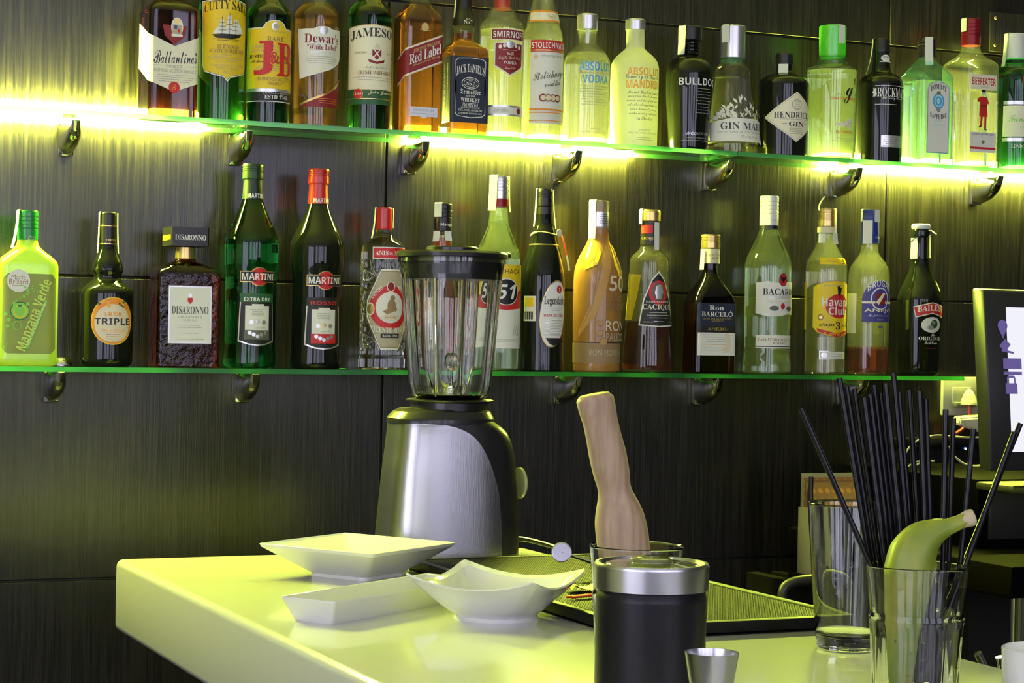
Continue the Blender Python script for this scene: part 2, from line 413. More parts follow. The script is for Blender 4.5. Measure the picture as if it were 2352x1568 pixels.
# street front behind the viewer: four tall windows, daylight coming in
WX = [(-1.55, -.55), (-.35, .65), (.85, 1.75), (2.0, 2.9)]; WZ = (1.2, 2.8)
fr = [(-2.0, 4.2, -2.3, -2.2, 0, WZ[0]), (-2.0, 4.2, -2.3, -2.2, WZ[1], 2.9)]
xs = [-2.0] + [v for w in WX for v in w] + [4.2]
for i in range(0, len(xs), 2): fr.append((xs[i], xs[i+1], -2.3, -2.2, *WZ))
tag(boxes('wall_front', fr, mat('grey_front_wall', (.16, .16, .17), .7)), kind='structure')
day = mat('daylight_pane', (.02, .02, .02), .1, emit=WIN_POWER, ecol=WIN_COLOR)
for i, (x0, x1) in enumerate(WX):
    xm = (x0+x1)/2
    w = boxes('window_%d' % (i+1), [(x0, x1, -2.29, -2.23, WZ[0], WZ[0]+.05), (x0, x1, -2.29, -2.23, WZ[1]-.05, WZ[1]), (x0, x0+.05, -2.29, -2.23, *WZ), (x1-.05, x1, -2.29, -2.23, *WZ), (xm-.03, xm+.03, -2.29, -2.23, *WZ)], mat('window_frame_grey', (.08, .08, .08), .5))
    tag(w, kind='structure')
    bm = bmesh.new(); box(bm, x0, x1, -2.275, -2.27, *WZ); finish('window_glass', bm, day, w, weld=0)

w = boxes('window_5', [(-2.09, -2.03, LY[0], LY[0]+.05, *LZ), (-2.09, -2.03, LY[1]-.05, LY[1], *LZ), (-2.09, -2.03, *LY, LZ[0], LZ[0]+.05), (-2.09, -2.03, *LY, LZ[1]-.05, LZ[1]), (-2.09, -2.03, -.38, -.32, *LZ)], mat('window_frame_grey'))
tag(w, kind='structure'); bm = bmesh.new(); box(bm, -2.075, -2.07, *LY, *LZ); finish('window_glass', bm, day, w, weld=0)

# access panel with screws at the upper right of the wall
ap = empty('access_panel', (2.373, Y_WALL, 1.962), 'dark wood access panel screwed to the wall at the top right corner', 'panel')
bm = bmesh.new(); box(bm, 0, .42, -.004, 0, 0, .075, bev=.001); finish('cover', bm, WOOD, ap, weld=0)
for z in (.012, .064):
    bm = bmesh.new(); lathe(bm, [(0, .0035), (.0015, .003), (.002, .0015)], 12); o = finish('screw', bm, mat('brass_screw', (.7, .6, .35), .3, 1.), ap); o.rotation_euler = (math.pi/2, 0, 0); o.location = (.012, -.004, z)

# ---------------------------------------------------------------- glass shelves
SH_TOP = thin('shelf_glass', (.96, .99, .95), (.86, .97, .86), ior=1.5)
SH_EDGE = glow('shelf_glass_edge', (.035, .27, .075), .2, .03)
SH_EDGE2 = glow('lit_shelf_glass_edge', (.12, .46, .24), .2, .05)  # brighter copy for the upper shelf, strip light put into the edge colour
def shelf(x0, x1, ztop, label, yf=Y_EDGE, dz=0., y1=None):
    t = .0075; ztop += dz
    bm = bmesh.new(); v = box(bm, x0, x1, yf, (Y_WALL-.013), ztop-t, ztop)
    for f in bm.faces: f.material_index = 1 if abs(f.normal.z) < .5 else 0
    bm.normal_update()
    for f in bm.faces: f.material_index = 1 if abs(f.normal.z) < .5 else 0
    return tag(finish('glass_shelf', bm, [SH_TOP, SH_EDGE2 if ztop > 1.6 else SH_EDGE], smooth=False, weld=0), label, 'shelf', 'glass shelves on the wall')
shelf(.30, 1.742, Z_UP, 'long clear glass shelf under the whisky and vodka bottles, upper row')
shelf(1.744, 2.75, Z_UP, 'clear glass shelf under the gin bottles, upper row', dz=-.0003)
xa, xb, xc_ = at_y(835, 857, Y_EDGE).x, at_y(1567, 865, Y_EDGE).x, at_y(2215, 864, Y_EDGE).x
shelf(.25, xa, Z_LO, 'green-edged glass shelf under the green liqueur and vermouth bottles, lower row', yf=Y_EDGE-.006, dz=-.0004)
shelf(xa+.002, xb, Z_LO, 'green-edged glass shelf behind the blender jar, lower row')
shelf(xb+.002, xc_, Z_LO, 'green-edged glass shelf under the white and golden rum bottles, lower row', dz=-.0006)

CHROME = mat('chrome', (.85, .85, .83), .06, 1.)
def bracket(px, row, label, dome=True):
    zt = Z_UP if row else Z_LO
    X = at_y(px, 300 if row else 870, 3.03).x
    e = empty('shelf_bracket', (X, Y_WALL, zt-.0082), label, 'bracket', 'chrome brackets under the glass shelves')
    # solid curved chrome tongue: deep against the wall, sweeping up to a rounded nose under the glass
    bm = bmesh.new(); rings = []; n = 14
    for i in range(n+1):
        t = i/n; y = -.013 - .072*t; low = -.0015 - .047*max(0, 1-t**2.0)**.55; top = -.0006
        w = .0140*max(.18, (1-t**4))**.5; c_, h_ = (low+top)/2, (top-low)/2
        rings.append([Vector((w*(abs(math.cos(a))**.8)*(1 if math.cos(a) >= 0 else -1), y, c_ + h_*(abs(math.sin(a))**(.5 if math.sin(a) > 0 else 1.0))*(1 if math.sin(a) >= 0 else -1))) for a in [2*math.pi*k/20 for k in range(20)]])
    loft(bm, rings); bmesh.ops.recalc_face_normals(bm, faces=bm.faces); finish('arm', bm, CHROME, e, ang=60)
    bm = bmesh.new(); box(bm, -.012, .012, -.013, 0, -.050, -.0006, bev=.003); finish('wall_plate', bm, CHROME, e, weld=0)
    if dome:
        bm = bmesh.new(); r = .019 if not row else .012; lathe(bm, [(.0084, r)] + [(.0084+r*.75*math.sin(math.radians(q)), r*math.cos(math.radians(q))) for q in range(10, 91, 16)], 24)
        o = finish('top_clamp', bm, CHROME, e); o.location = (0, -.075 if not row else -.03, 0)
    return e
for px, l in ((178, 'chrome bracket of the upper shelf left of the bottles'), (577, 'chrome bracket under the bottle with the red monogram label, upper shelf'), (985, 'chrome bracket under the square dark-red-labelled whisky, upper shelf'),
              (1338, 'chrome bracket under the clear blue-lettered bottle, upper shelf'), (1690, 'chrome bracket under the silver-capped gin bottle, upper shelf'), (1985, 'chrome bracket under the black bottle with white script, upper shelf'), (2310, 'chrome bracket at the right end of the upper shelf')):
    bracket(px, 1, l)
for px, l in ((143, 'chrome bracket of the lower shelf between the pale green and black liqueurs'), (592, 'chrome bracket under the green vermouth bottle, lower shelf'), (1338, 'chrome bracket under the tan ceramic bottle, lower shelf'),
              (1662, 'chrome bracket under the dark flask of rum, lower shelf'), (1998, 'chrome bracket under the nearly empty rum bottle, lower shelf')):
    bracket(px, 0, l, dome=px == 143)

# ---------------------------------------------------------------- LED strips behind the upper shelf
LEDM = mat('led_diffuser', (.9, .95, .6), .5, emit=LED_POWER, ecol=LED_COLOR)
def led(xa_, xb_, label):
    e = empty('led_strip', ((xa_+xb_)/2, Y_WALL, Z_UP+.009), label, 'light strip', 'light strips behind the upper shelf')
    h = (xb_-xa_)/2
    bm = bmesh.new(); [box(bm, u-.006, u+.006, -.005, 0, -.004, .004) for u in (-h*.8, 0, h*.8)]; finish('clips', bm, mat('alu_channel', (.7, .7, .7), .4, 1.), e, weld=0)
    bm = bmesh.new(); box(bm, -h, h, -.0125, -.0045, -.0135, .0135, bev=.003); finish('diffuser', bm, LEDM, e, weld=0)
def wx(px): return at_y(px, 310, Y_WALL).x
led(.20, wx(470), 'glowing yellow light strip behind the left end of the upper shelf')
led(wx(925), wx(1450), 'glowing yellow light strip behind the vodka bottles')
led(wx(1875), 2.52, 'glowing yellow light strip behind the gin bottles at the right end')
# ---------------------------------------------------------------- drinks and glass
CLEAR = thin('clear_glass', (.97, .99, .95), (.40, .46, .32), added_glow=.055)
CLEAR2 = thin('plain_clear_glass', (.97, .99, .95), (.40, .46, .32), added_glow=.028)  # same glass with less of the added glow, for lower bottles
GREENISH = thin('pale_green_glass', (.84, .96, .82), (.34, .58, .32), added_glow=.035)
AQUA = thin('aqua_glass', (.64, .94, .95), (.22, .66, .72), added_glow=.05)
AMBERG = thin('smoky_clear_glass', (.93, .93, .84), (.5, .5, .38), added_glow=.02)
GREEN_SOLID = mat('green_bottle_glass', (.035, .30, .03), .02, trans=1., ior=1.46)
GREEN_DARK = mat('dark_green_bottle_glass', (.02, .14, .02), .02, trans=1., ior=1.46)
GREEN_MID = mat('emerald_bottle_glass', (.03, .42, .12), .02, trans=1., ior=1.42)
BLACKG = mat('black_bottle_glass', (.006, .008, .005), .05, spec=.45)
BROWNG = mat('dark_brown_bottle_glass', (.10, .022, .008), .03, trans=1., ior=1.45)
WATER = mat('clear_spirit', (.99, 1., .96), 0., trans=1., ior=1.36)
WHISKY = mat('amber_whisky', (.72, .26, .03), 0., trans=1., ior=1.37)
WHISKY2 = mat('gold_whisky', (.80, .42, .06), 0., trans=1., ior=1.37)
RUM = mat('brown_rum', (.34, .07, .012), 0., trans=1., ior=1.37)
RUMR = mat('red_brown_rum', (.62, .14, .02), 0., trans=1., ior=1.37)
PALE = mat('pale_gold_rum', (.97, .95, .70), 0., trans=1., ior=1.36)
FROST = glow('frosted_pale_glass', (.86, .88, .70), .3, .06)
FROSTG = glow('frosted_apple_liqueur', (.62, .78, .16), .25, .08)
CBLK = mat('cap_black', (.012, .012, .012), .32); CRED = mat('cap_red', (.50, .02, .015), .3, coat=.3); CGRN = mat('cap_green', (.01, .22, .04), .3, coat=.3)
CGLD = mat('cap_gold', (.66, .50, .18), .3, .9); CSIL = mat('cap_silver', (.72, .72, .74), .3, .9); CWHT = mat('cap_white', (.80, .80, .76), .35); CBLU = mat('cap_blue', (.02, .03, .28), .35); CTAN = mat('cap_tan', (.36, .28, .16), .4, .3)
CMAR = mat('cap_maroon', (.25, .01, .02), .3, .3); CCRM = mat('cap_cream', (.72, .66, .45), .4)
GU, GL = 'bottles on the upper glass shelf', 'bottles on the lower glass shelf'
def up(name, x, label, **k): return Bottle(name, x, Z_UP, label, GU, **k)
def lo(name, x, label, **k): return Bottle(name, x, Z_LO, label, GL, **k)
def grooves(s, name, m, y0, y1, hw, n=3, top=.96):
    """screw cap with a rim and grooves"""
    P = [(y1, hw*.98), (y1-1, hw)]; L = y1-y0
    for i in range(n):
        yy = y0 + L*(.22+.13*i); P += [(yy+1.6, hw), (yy+.8, hw*.95), (yy-.8, hw*.95), (yy-1.6, hw)]
    P += [(y0+2, hw), (y0, hw*top)]
    P.sort(key=lambda q: -q[0]); return s.part(name, m, P)

# ================= upper shelf =================
b = up('whisky_bottle', 383, 'square dark whisky bottle with white chevron label, first on the upper shelf')
q = (57, 57, 13)
b.body(BROWNG, [(b.yb, q), (30, q), (18, (52, 52, 16)), (8, (42, 42, 22)), (0, (30, 30, 25)), (-14, (20, 20, 20)), (-80, (17, 17, 17))])
grooves(b, 'cap', CRED, -118, -78, 19)
b.label([('P', [(-28, 58), (28, 58), (24, 82), (0, 104), (-24, 82)], 'D'), ('E', 5, 62, 14, 22, 'F'), ('E', 5, 48, 8, 6, 'G'), ('R', -6, 56, 16, 78, 'M'), ('R', -2, 58, 5, 66, 'V'), ('R', 6, 66, 12, 74, 'R'), ('R', -8, 78, 18, 84, 'F'),
         ('P', [(-150, 45), (-57, 82), (0, 106), (57, 82), (150, 45), (150, 150), (57, 189), (0, 211), (-57, 189), (-150, 150)], 'C'),
         ('T', 'Ballantines', 2, 131, 100, 30, 'N', 'S', dict(tilt=.05)), ('T', "'", 50, 122, 3, 7, 'N', 'B'), ('T', 'FINEST', 0, 153, 38, 7, 'L', 'n'), ('R', -50, 151.6, -24, 152.4, 'L'), ('R', 24, 151.6, 50, 152.4, 'L'), ('T', 'BLENDED SCOTCH WHISKY', 2, 163, 98, 8, 'L', 'n'),
         ('L', -46, 173, 46, 4, 5, 'L'), ('T', 'Ballantines', -88, 110, 60, 13, 'Y', 'S', dict(rot=90)), ('E', 0, 201, 13, 13, 'R'), ('T', 'B', 0, 201, 10, 13, 'O', 'S')])
b = up('whisky_bottle', 505, 'green whisky bottle with a yellow shield label showing a white sailing ship')
b.body(GREEN_SOLID, [(b.yb, 53), (8, 53), (-15, 49), (-40, 32), (-60, 22), (-130, 17)])
grooves(b, 'cap', CBLK, -170, -128, 19)
sh = lambda d: [(-68+d, 2+d), (-40, 0+d), (0, -8+d), (40, 0+d), (68-d, 2+d), (64-d, 60), (63-d, 150), (58-d, 164-d*.6), (30, 173-d), (8, 178-d), (0, 188-d*1.6), (-8, 178-d), (-30, 173-d), (-58+d, 164-d*.6), (-63+d, 150), (-64+d, 60)]
ship = [('P', [(-38, 80), (38, 76), (30, 84), (10, 89), (-26, 88)], 'K'), ('L', -36, 90, 36, 2, 3, 'K'), ('P', [(-36, 78), (-22, 60), (-20, 78)], 'W')]
for i, (u, t) in enumerate(((-14, 44), (2, 34), (16, 42))):
    for j in range(4):
        y1 = 78-j*(78-t)/4; y0 = y1-(78-t)/4+1.2; w = 10-1.7*j; ship += [('P', [(u-w, y1), (u+w, y1-1), (u+w*.85, y0), (u-w*.85+1, y0)], 'W'), ('R', u-w, y1, u+w, y1+.8, 'H')]
ship += [('P', [(24, 76), (38, 74), (22, 46)], 'W'), ('R', -14.5, 40, -13.7, 80, 'K'), ('R', 1.6, 30, 2.4, 80, 'K'), ('R', 15.6, 38, 16.4, 80, 'K')]
b.label([('P', sh(0), 'W'), ('P', sh(2.5), 'H'), ('P', sh(3.5), 'Y'), ('T', 'CUTTY SARK', 0, 20, 118, 22, 'K', 'B', dict(arch=10))] + ship +
        [('T', 'BLENDED', 0, 108, 50, 9, 'T', 'B'), ('T', 'SCOTCH WHISKY', 0, 118, 82, 9, 'T', 'B'), ('L', -46, 127, 46, 4, 5, 'M'), ('T', 'Distilled Blended and Bottled', 0, 150, 80, 6, 'M', 'S'), ('T', 'SCOTLAND', 0, 158, 50, 5, 'M', 'n'), ('T', '40% vol', 0, 167, 26, 5, 'M', 'n')])
b = up('whisky_bottle', 613, 'green whisky bottle with a yellow label and large red monogram letters')
b.body(GREEN_DARK, [(b.yb, 50), (240, 50), (232, 51), (38, 51), (25, 47), (10, 35), (0, 27), (-30, 20), (-95, 16)])
grooves(b, 'cap', CRED, -140, -92, 18)
b.label([('P', [(-80, 64), (-30, 64), (-22, 52), (-10, 46), (10, 46), (22, 52), (30, 64), (80, 64), (80, 234), (-80, 234)], 'W'), ('P', [(-78, 66), (-28, 66), (-20, 53), (-9, 48), (9, 48), (20, 53), (28, 66), (78, 66), (78, 204), (-78, 204)], 'Y'), ('R', -78, 204, 78, 211, 'S'), ('R', -78, 211, 78, 232, 'K'),
         ('E', 0, 60, 9, 9, 'S'), ('E', 0, 60, 5, 6, 'M'), ('R', -34, 72, 34, 73, 'M'), ('T', 'RARE', 2, 89, 42, 11, 'T', 'B'), ('T', 'A BLEND OF THE PUREST', 0, 108, 112, 7, 'M', 'n'), ('T', 'OLD SCOTCH WHISKIES', 0, 117, 112, 7, 'M', 'n'),
         ('T', 'JUSTERINI & BROOKS', 0, 131, 128, 9, 'K', 'B'), ("T", "St James's Street London", 0, 142, 112, 9, 'K', 'S'), ('L', -56, 152, 56, 3, 5, 'M'),
         ('T', 'J', -27, 134, 44, 78, 'R', 'N'), ('R', -36, 95, -6, 101, 'R'), ('T', 'B', 27, 136, 46, 76, 'R', 'B'), ('R', 6, 98, 20, 103, 'R'), ('R', 6, 169, 20, 174, 'R'), ('T', '&', -1, 133, 22, 32, 'Y', 'B'), ('T', '&', -1, 133, 20, 29, 'R', 'B'), ('T', 'BLENDED SCOTCH', 4, 182, 84, 8, 'T', 'n'), ('T', 'WHISKY', 4, 192, 38, 8, 'T', 'n'), ('T', 'JUSTERINI & BROOKS', 6, 215, 64, 4, 'W', 'n'), ('T', 'ESTD 1749', 6, 223, 56, 9, 'W', 'B')])
b.part('glass_seal', GREEN_DARK, [(14, (9, 30, 9)), (4, (11, 26, 9)), (-4, (9, 22, 9))])
b = up('whisky_bottle', 723, 'amber whisky bottle with a white flag-shaped label and a burgundy swoosh below')
b.body(AMBERG, [(b.yb, 52), (260, 52), (245, 53), (40, 53), (26, 48), (12, 36), (0, 27), (-30, 20), (-95, 16)], WHISKY2, 10)
grooves(b, 'cap', CWHT, -140, -92, 18)
b.label([('P', [(-66, 66), (-24, 66), (-12, 61), (0, 60), (12, 61), (24, 66), (60, 64), (62, 126), (50, 140), (20, 158), (-20, 172), (-58, 182), (-62, 120)], 'F'), ('E', 0, 70, 10, 9, 'S'), ('T', "Dewar's", 0, 88, 92, 22, 'D', 'B'), ('T', '“White Label”', 0, 108, 78, 13, 'D', 'B'), ('T', 'BLENDED SCOTCH WHISKY', 0, 121, 80, 5, 'S', 'n'), ('L', -50, 130, 46, 4, 5, 'M'), ('E', -20, 163, 5, 5, 'C'), ('E', -5, 157, 5, 5, 'C')])
b.label([('P', [(-56, 240), (-20, 226), (10, 214), (40, 196), (60, 178), (60, 246), (-56, 246)], 'D'), ('P', [(-56, 238), (-20, 224), (10, 212), (40, 194), (60, 176), (60, 179), (40, 198), (10, 216), (-20, 229), (-56, 243)], 'G'), ('L', -20, 226, 50, 3, 5, 'O')], 'lower_label')
b = up('whiskey_bottle', 845, 'green whiskey bottle with a cream label and dark green band at its foot')
b.body(GREEN_DARK, [(b.yb, 49), (36, 50), (24, 47), (10, 36), (0, 29), (-30, 21), (-95, 16)])
grooves(b, 'cap', CGRN, -140, -92, 18)
b.label([('P', [(-80, 62), (-40, 58), (0, 56), (40, 58), (80, 62), (80, 206), (-80, 206)], 'G'), ('P', [(-79, 64), (-40, 60), (0, 58), (40, 60), (79, 64), (79, 205), (-79, 205)], 'C'), ('R', -80, 206, 80, 240, 'E'), ('R', -80, 226, 80, 228, 'G'), ('T', 'JAMESON', 0, 84, 132, 23, 'K', 'B', dict(arch=9)),
         ('P', [(-11, 114), (11, 114), (11, 128), (0, 137), (-11, 128)], 'D'), ('P', [(-9, 114), (-6, 114), (10, 132), (7, 133)], 'W'), ('P', [(9, 114), (6, 114), (-10, 132), (-7, 133)], 'W'), ('P', [(-9, 112), (0, 98), (9, 112)], 'P'), ('P', [(-20, 136), (0, 142), (20, 136), (18, 143), (0, 147), (-18, 143)], 'D'),
         ('T', 'Established', -38, 121, 28, 5, 'T', 'S'), ('T', 'Since 1780', 38, 121, 26, 5, 'T', 'S'), ('T', 'Triple Distilled', 0, 156, 52, 8, 'L', 'S'), ('T', 'IRISH WHISKEY', 0, 167, 86, 9, 'T', 'B'), ('L', -60, 178, 60, 2, 6, 'M'),
         ('E', -42, 216, 12, 12, 'G'), ('E', -42, 216, 11, 11, 'R'), ('T', 'JJ&S', -42, 216, 16, 6, 'C', 'B'), ('T', 'John Jameson', 16, 213, 68, 12, 'P', 'S')])
b = up('whisky_bottle', 955, 'square amber whisky bottle with a slanted dark red label and gold edges')
q = (46, 46, 9)
b.body(AMBERG, [(b.yb, q), (50, q), (36, (43, 43, 14)), (20, (35, 35, 20)), (4, (28, 28, 26)), (-10, (22, 22, 22)), (-90, 17)], WHISKY, 14)
b.part('cap', CGLD, [(-88, 19), (-89, 20), (-128, 20), (-132, 19)])
sl = lambda y, c, t=0: ('P', [(-92, y+38), (56, y-23), (56, y-23+t), (-92, y+38+t)], c)
b.label([sl(93.5, 'G', 66), sl(95.5, 'W', 62), sl(98.5, 'D', 56), ('T', 'JOHNNIE WALKER', 4, 107, 64, 9, 'G', 'B', dict(tilt=.41)), ('T', 'Red Label', 2, 124, 78, 23, 'W', 'B', dict(tilt=.41)), ('T', 'Blended Scotch Whisky', 4, 140, 66, 8, 'G', 'S', dict(tilt=.41)), ('E', 0, 62, 9, 10, 'G'), ('L', -14, 66, 14, 2, 3, 'G')])
b.label([('R', -34, 246, 34, 268, 'S'), ('T', 'ESTABLISHED 1820', 0, 253, 52, 6, 'L', 'B'), ('L', -30, 261, 30, 1, 4, 'L'), ('E', 0, 267, 8, 5, 'S')], 'lower_label')
b = up('whiskey_bottle', 1060, 'square-shouldered amber whiskey bottle with a black label and black neck')
q = (47, 47, 7)
b.body(AMBERG, [(b.yb, (46, 46, 7)), (288, q), (282, q), (128, q), (116, (46, 46, 8)), (106, (36, 36, 12)), (98, (27, 27, 20)), (92, (24, 24, 24)), (72, 24), (64, 27), (58, 25), (40, 20)], WHISKY, 78)
b.part('neck_wrap', CBLK, [(60, 27), (52, 26), (20, 18), (0, 17)]); grooves(b, 'cap', CBLK, -22, 2, 18)
b.label([('T', 'OLD', 1, 43, 10, 4, 'C', 'B'), ('T', 'No.7', 1, 50, 22, 9, 'C', 'B')], 'neck_label', pr=b.prof([(60, 27.4), (52, 26.4), (20, 18.4), (0, 17.4)]))
fr = lambda o: [(-38+o, 140+o), (-30, 134+o), (0, 132+o), (30, 134+o), (38-o, 140+o), (36-o, 200), (38-o, 262-o), (30, 268-o), (0, 271-o), (-30, 268-o), (-38+o, 262-o), (-36+o, 200)]
b.label([('R', -96, 130, 96, 282, 'N'), ('P', fr(0), 'F'), ('P', fr(1.6), 'N'), ('T', "JACK DANIEL'S", 0, 166, 72, 22, 'W', 'B', dict(arch=9)), ('E', 0, 191, 22, 14, 'F'), ('E', 0, 191, 20.5, 12.6, 'N'), ('E', 0, 191, 17, 10, 'F'), ('E', 0, 191, 16, 9, 'N'), ('T', 'OLD', 0, 185, 9, 3.6, 'W', 'B'), ('T', 'No.7', 0, 192, 22, 8, 'W', 'B'),
         ('T', 'Tennessee', 0, 211, 50, 12, 'W', 'F'), ('T', 'SOUR MASH', 0, 221, 24, 3.5, 'F', 'B'), ('T', 'WHISKEY', 0, 230, 48, 9, 'W', 'B'), ('T', '70cl 40% Vol.', 0, 241, 40, 9, 'W', 'n2'), ('T', 'DISTILLED AND BOTTLED BY', 0, 248, 48, 3.5, 'F', 'B'), ('T', 'JACK DANIEL DISTILLERY', 0, 254, 60, 5, 'W', 'B'), ('T', 'LYNCHBURG TENNESSEE U.S.A.', 0, 261, 58, 3.6, 'F', 'B'),
         ('T', 'OLD No.7 TENNESSEE SOUR MASH WHISKEY', -62, 205, 118, 5, 'F', 'B', dict(rot=90)), ('T', 'JACK DANIELS', -78, 205, 120, 10, 'G', 'S', dict(rot=90))])
b.seal(-75, -20, 60, 14, 19, 5)
b = up('vodka_bottle', 1148, 'clear vodka bottle with a red banner label and a red shield below, red cap')
b.body(CLEAR, [(b.yb, 50), (64, 51), (54, 48), (44, 38), (32, 33), (22, 28), (16, 21), (-20, 18)], WATER, 70)
b.part('cap', CRED, [(22, 19), (14, 19), (12, 18.4), (0, 18), (-60, 17.5)])
b.label([('R', -46, 66, 46, 92, 'F'), ('R', -44, 68, 44, 90, 'D'), ('T', 'SMIRNOFF', 0, 79, 82, 15, 'W', 'N'), ('P', [(-38, 97), (38, 97), (38, 152), (0, 175), (-38, 152)], 'F'), ('P', [(-35, 100), (35, 100), (35, 150), (0, 171), (-35, 150)], 'D'), ('E', 0, 102, 10, 9, 'S'), ('E', -24, 108, 4, 5, 'F'), ('E', -14, 105, 4, 5, 'F'), ('E', 14, 105, 4, 5, 'F'), ('E', 24, 108, 4, 5, 'F'),
         ('T', 'No 21', 0, 123, 16, 7, 'F', 'B'), ('L', -28, 115, 28, 1, 3, 'P'), ('T', 'Triple Distilled', 0, 134, 56, 10, 'P', 'S'), ('T', 'VODKA', 0, 144, 32, 7, 'W', 'B'), ('T', 'Since 1864', 0, 156, 26, 5, 'P', 'S')])
b.label([('R', -52, 242, 52, 266, 'S'), ('R', -52, 246, 52, 262, 'F'), ('T', 'IMPORTED', -18, 254, 34, 6, 'L', 'B'), ('E', 28, 254, 8, 7, 'D')], 'lower_label')
b = up('vodka_bottle', 1243, 'tall cone-shouldered vodka bottle with a red and white label and orange neck band')
b.body(CLEAR, [(b.yb, 46), (95, 47.5), (80, 46), (60, 40), (30, 33), (0, 25), (-40, 19), (-90, 16)], WATER, 58)
grooves(b, 'cap', CRED, -130, -88, 17)
b.label([('P', [(-50, 22), (50, 22), (54, 48), (-54, 48)], 'O'), ('P', [(-49, 26), (49, 26), (52, 44), (-52, 44)], 'C'), ('T', 'Gold', 6, 35, 22, 12, 'G', 'S')], 'neck_label')
b.label([('R', -50, 92, 50, 284, 'F'), ('R', -50, 92, 50, 114, 'R'), ('R', -50, 114, 50, 117, 'G'), ('R', -50, 117, 50, 119, 'R'), ('T', 'STOLICHNAYA', 0, 104, 94, 14, 'W', 'N'), ('E', -36, 131, 6, 6, 'P'), ('T', 'SPI', -36, 131, 8, 5, 'O', 'N'), ('T', 'IMPORTED PREMIUM', 8, 129, 62, 5, 'L', 'n'),
         ('T', 'Stolichnaya', 0, 174, 82, 26, 'H', 'S', dict(tilt=.2)), ('T', 'vodka', 6, 191, 42, 12, 'H', 'S', dict(tilt=.2))] + [('E', -18+12*i, 225, 9, 9, c) for i, c in enumerate('DTTD')] + [('E', -18+12*i, 225, 6, 6, 'P') for i in range(4)] + [('R', -50, 250, 50, 254, 'O'), ('R', -50, 258, 50, 260, 'O'), ('R', -50, 276, 50, 278, 'O'), ('L', -40, 266, 40, 1, 4, 'P')])
b = up('vodka_bottle', 1345, 'clear rounded vodka bottle with large blue lettering, silver cap')
ab = lambda e: [(b.yb, 51), (145+e, 53), (132+e, 50), (120+e, 43), (110+e, 33), (102+e, 24), (97+e, 21), (66+e, 21)]
b.body(CLEAR, ab(0), WATER, 124)
b.part('cap', CSIL, [(68, 24), (36, 24), (33, 22.5)]); b.part('neck_ring', CLEAR, [(78, 21.5), (77, 23), (70, 23), (69, 21.5)])
b.label([('T', 'ABSOLUT', 0, 152, 84, 20, 'U', 'N'), ('T', 'Country of Sweden', 0, 167, 84, 13, 'L', 'S'), ('T', 'VODKA', 0, 181, 68, 19, 'U', 'N')] + [('L', -40, 198+6*i, 40, 1, 5, 'L') for i in range(8)], 'lettering')
b.label([('T', 'IMPORTED', 0, 296, 24, 4, 'L', 'n'), ('T', '40% ALC./VOL. (80 PROOF)', 0, 303, 74, 5, 'L', 'n')], 'lower_lettering')
b.seal(0, 68, 100, 8, 21.5, 0, over=False)
b = up('vodka_bottle', 1455, 'frosted pale yellow vodka bottle with orange and black script lettering')
b.body(FROST, [(b.yb, 54), (160, 55.5), (146, 53), (133, 45), (122, 33), (114, 24), (110, 21.5), (66, 21)])
b.part('cap', CSIL, [(69, 23.5), (47, 23.5), (45, 22)])
b.label([('T', 'ABSOLUT', 0, 164, 88, 18, 'y', 'N'), ('T', 'Country of Sweden', 0, 178, 96, 16, 'H', 'S'), ('T', 'MANDRIN', 0, 193, 92, 19, 'y', 'N')] + [('T', t, 0, 212+10*i, w, 8, 'H', 'S') for i, (t, w) in enumerate((('Absolut Mandrin is made', 88), ('with fine Swedish winter', 84), ('wheat and purified water', 88), ('all natural ingredients and', 84), ('over a hundred years of', 72), ('vodka making experience', 76), ('in Sweden', 40)))] + [('T', 'IMPORTED', 0, 299, 28, 4, 'L', 'n'), ('T', '40% ALC./VOL. (80 PROOF)', 0, 306, 76, 5, 'L', 'n'), ('L', -20, 316, 20, 2, 5, 'L')], 'lettering')
b = up('gin_bottle', 1581, 'black broad-shouldered gin bottle with bold white lettering across the shoulder')
b.body(BLACKG, [(b.yb, 44), (300, 47), (200, 54), (172, 54), (155, 51), (142, 44), (132, 32), (126, 22), (122, 19), (96, 19)])
b.part('cap', CBLK, [(94, 28), (93, 28.5), (64, 28.5), (62, 27)])
for i, y in enumerate((100, 108, 116)): b.part('collar_ring', BLACKG, [(y+4, 21), (y+2, 23), (y-1, 23), (y-3, 21)])
b.label([('T', 'BULLDOG', 0, 187, 104, 17, 'W', 'N'), ] + [('L', -10, 203+7*i, 34, 1, 5, 'L') for i in range(9)], 'lettering')
b.label([('T', 'LONDON DRY GIN', 0, 306, 60, 6, 'S', 'n'), ('L', -40, 316, 40, 2, 6, 'L')], 'lower_lettering')
b.seal(-38, 62, 126, 20, 29, 3)
b = up('gin_bottle', 1680, 'flared clear gin bottle with a tall silver cap and white olive-branch print')
b.body(AMBERG, [(b.yb, 60), (333, 60), (326, 58), (250, 52), (190, 45), (165, 42), (156, 39), (150, 33), (145, 29), (132, 28)], WATER, 180, base_lift=22)
b.part('cap', CSIL, [(135, 27), (134, 28.5), (90, 29), (62, 29), (60, 27.5)]); b.part('neck_ring', AQUA, [(147, 29.5), (146, 31), (138, 30), (136, 28)])
lv = []
for i in range(70):
    u = random.uniform(-66, 66); top = 228 + 50*abs(u/66)**1.6; y = random.uniform(top, 275); a = random.uniform(-.9, .9) + u/70; l = random.uniform(11, 19); w = l*.17
    dx, dy = math.sin(a), -math.cos(a); lv.append(('P', [(u, y), (u+dx*l*.5-dy*w, y+dy*l*.5+dx*w), (u+dx*l, y+dy*l), (u+dx*l*.5+dy*w, y+dy*l*.5-dx*w)], 'F'))
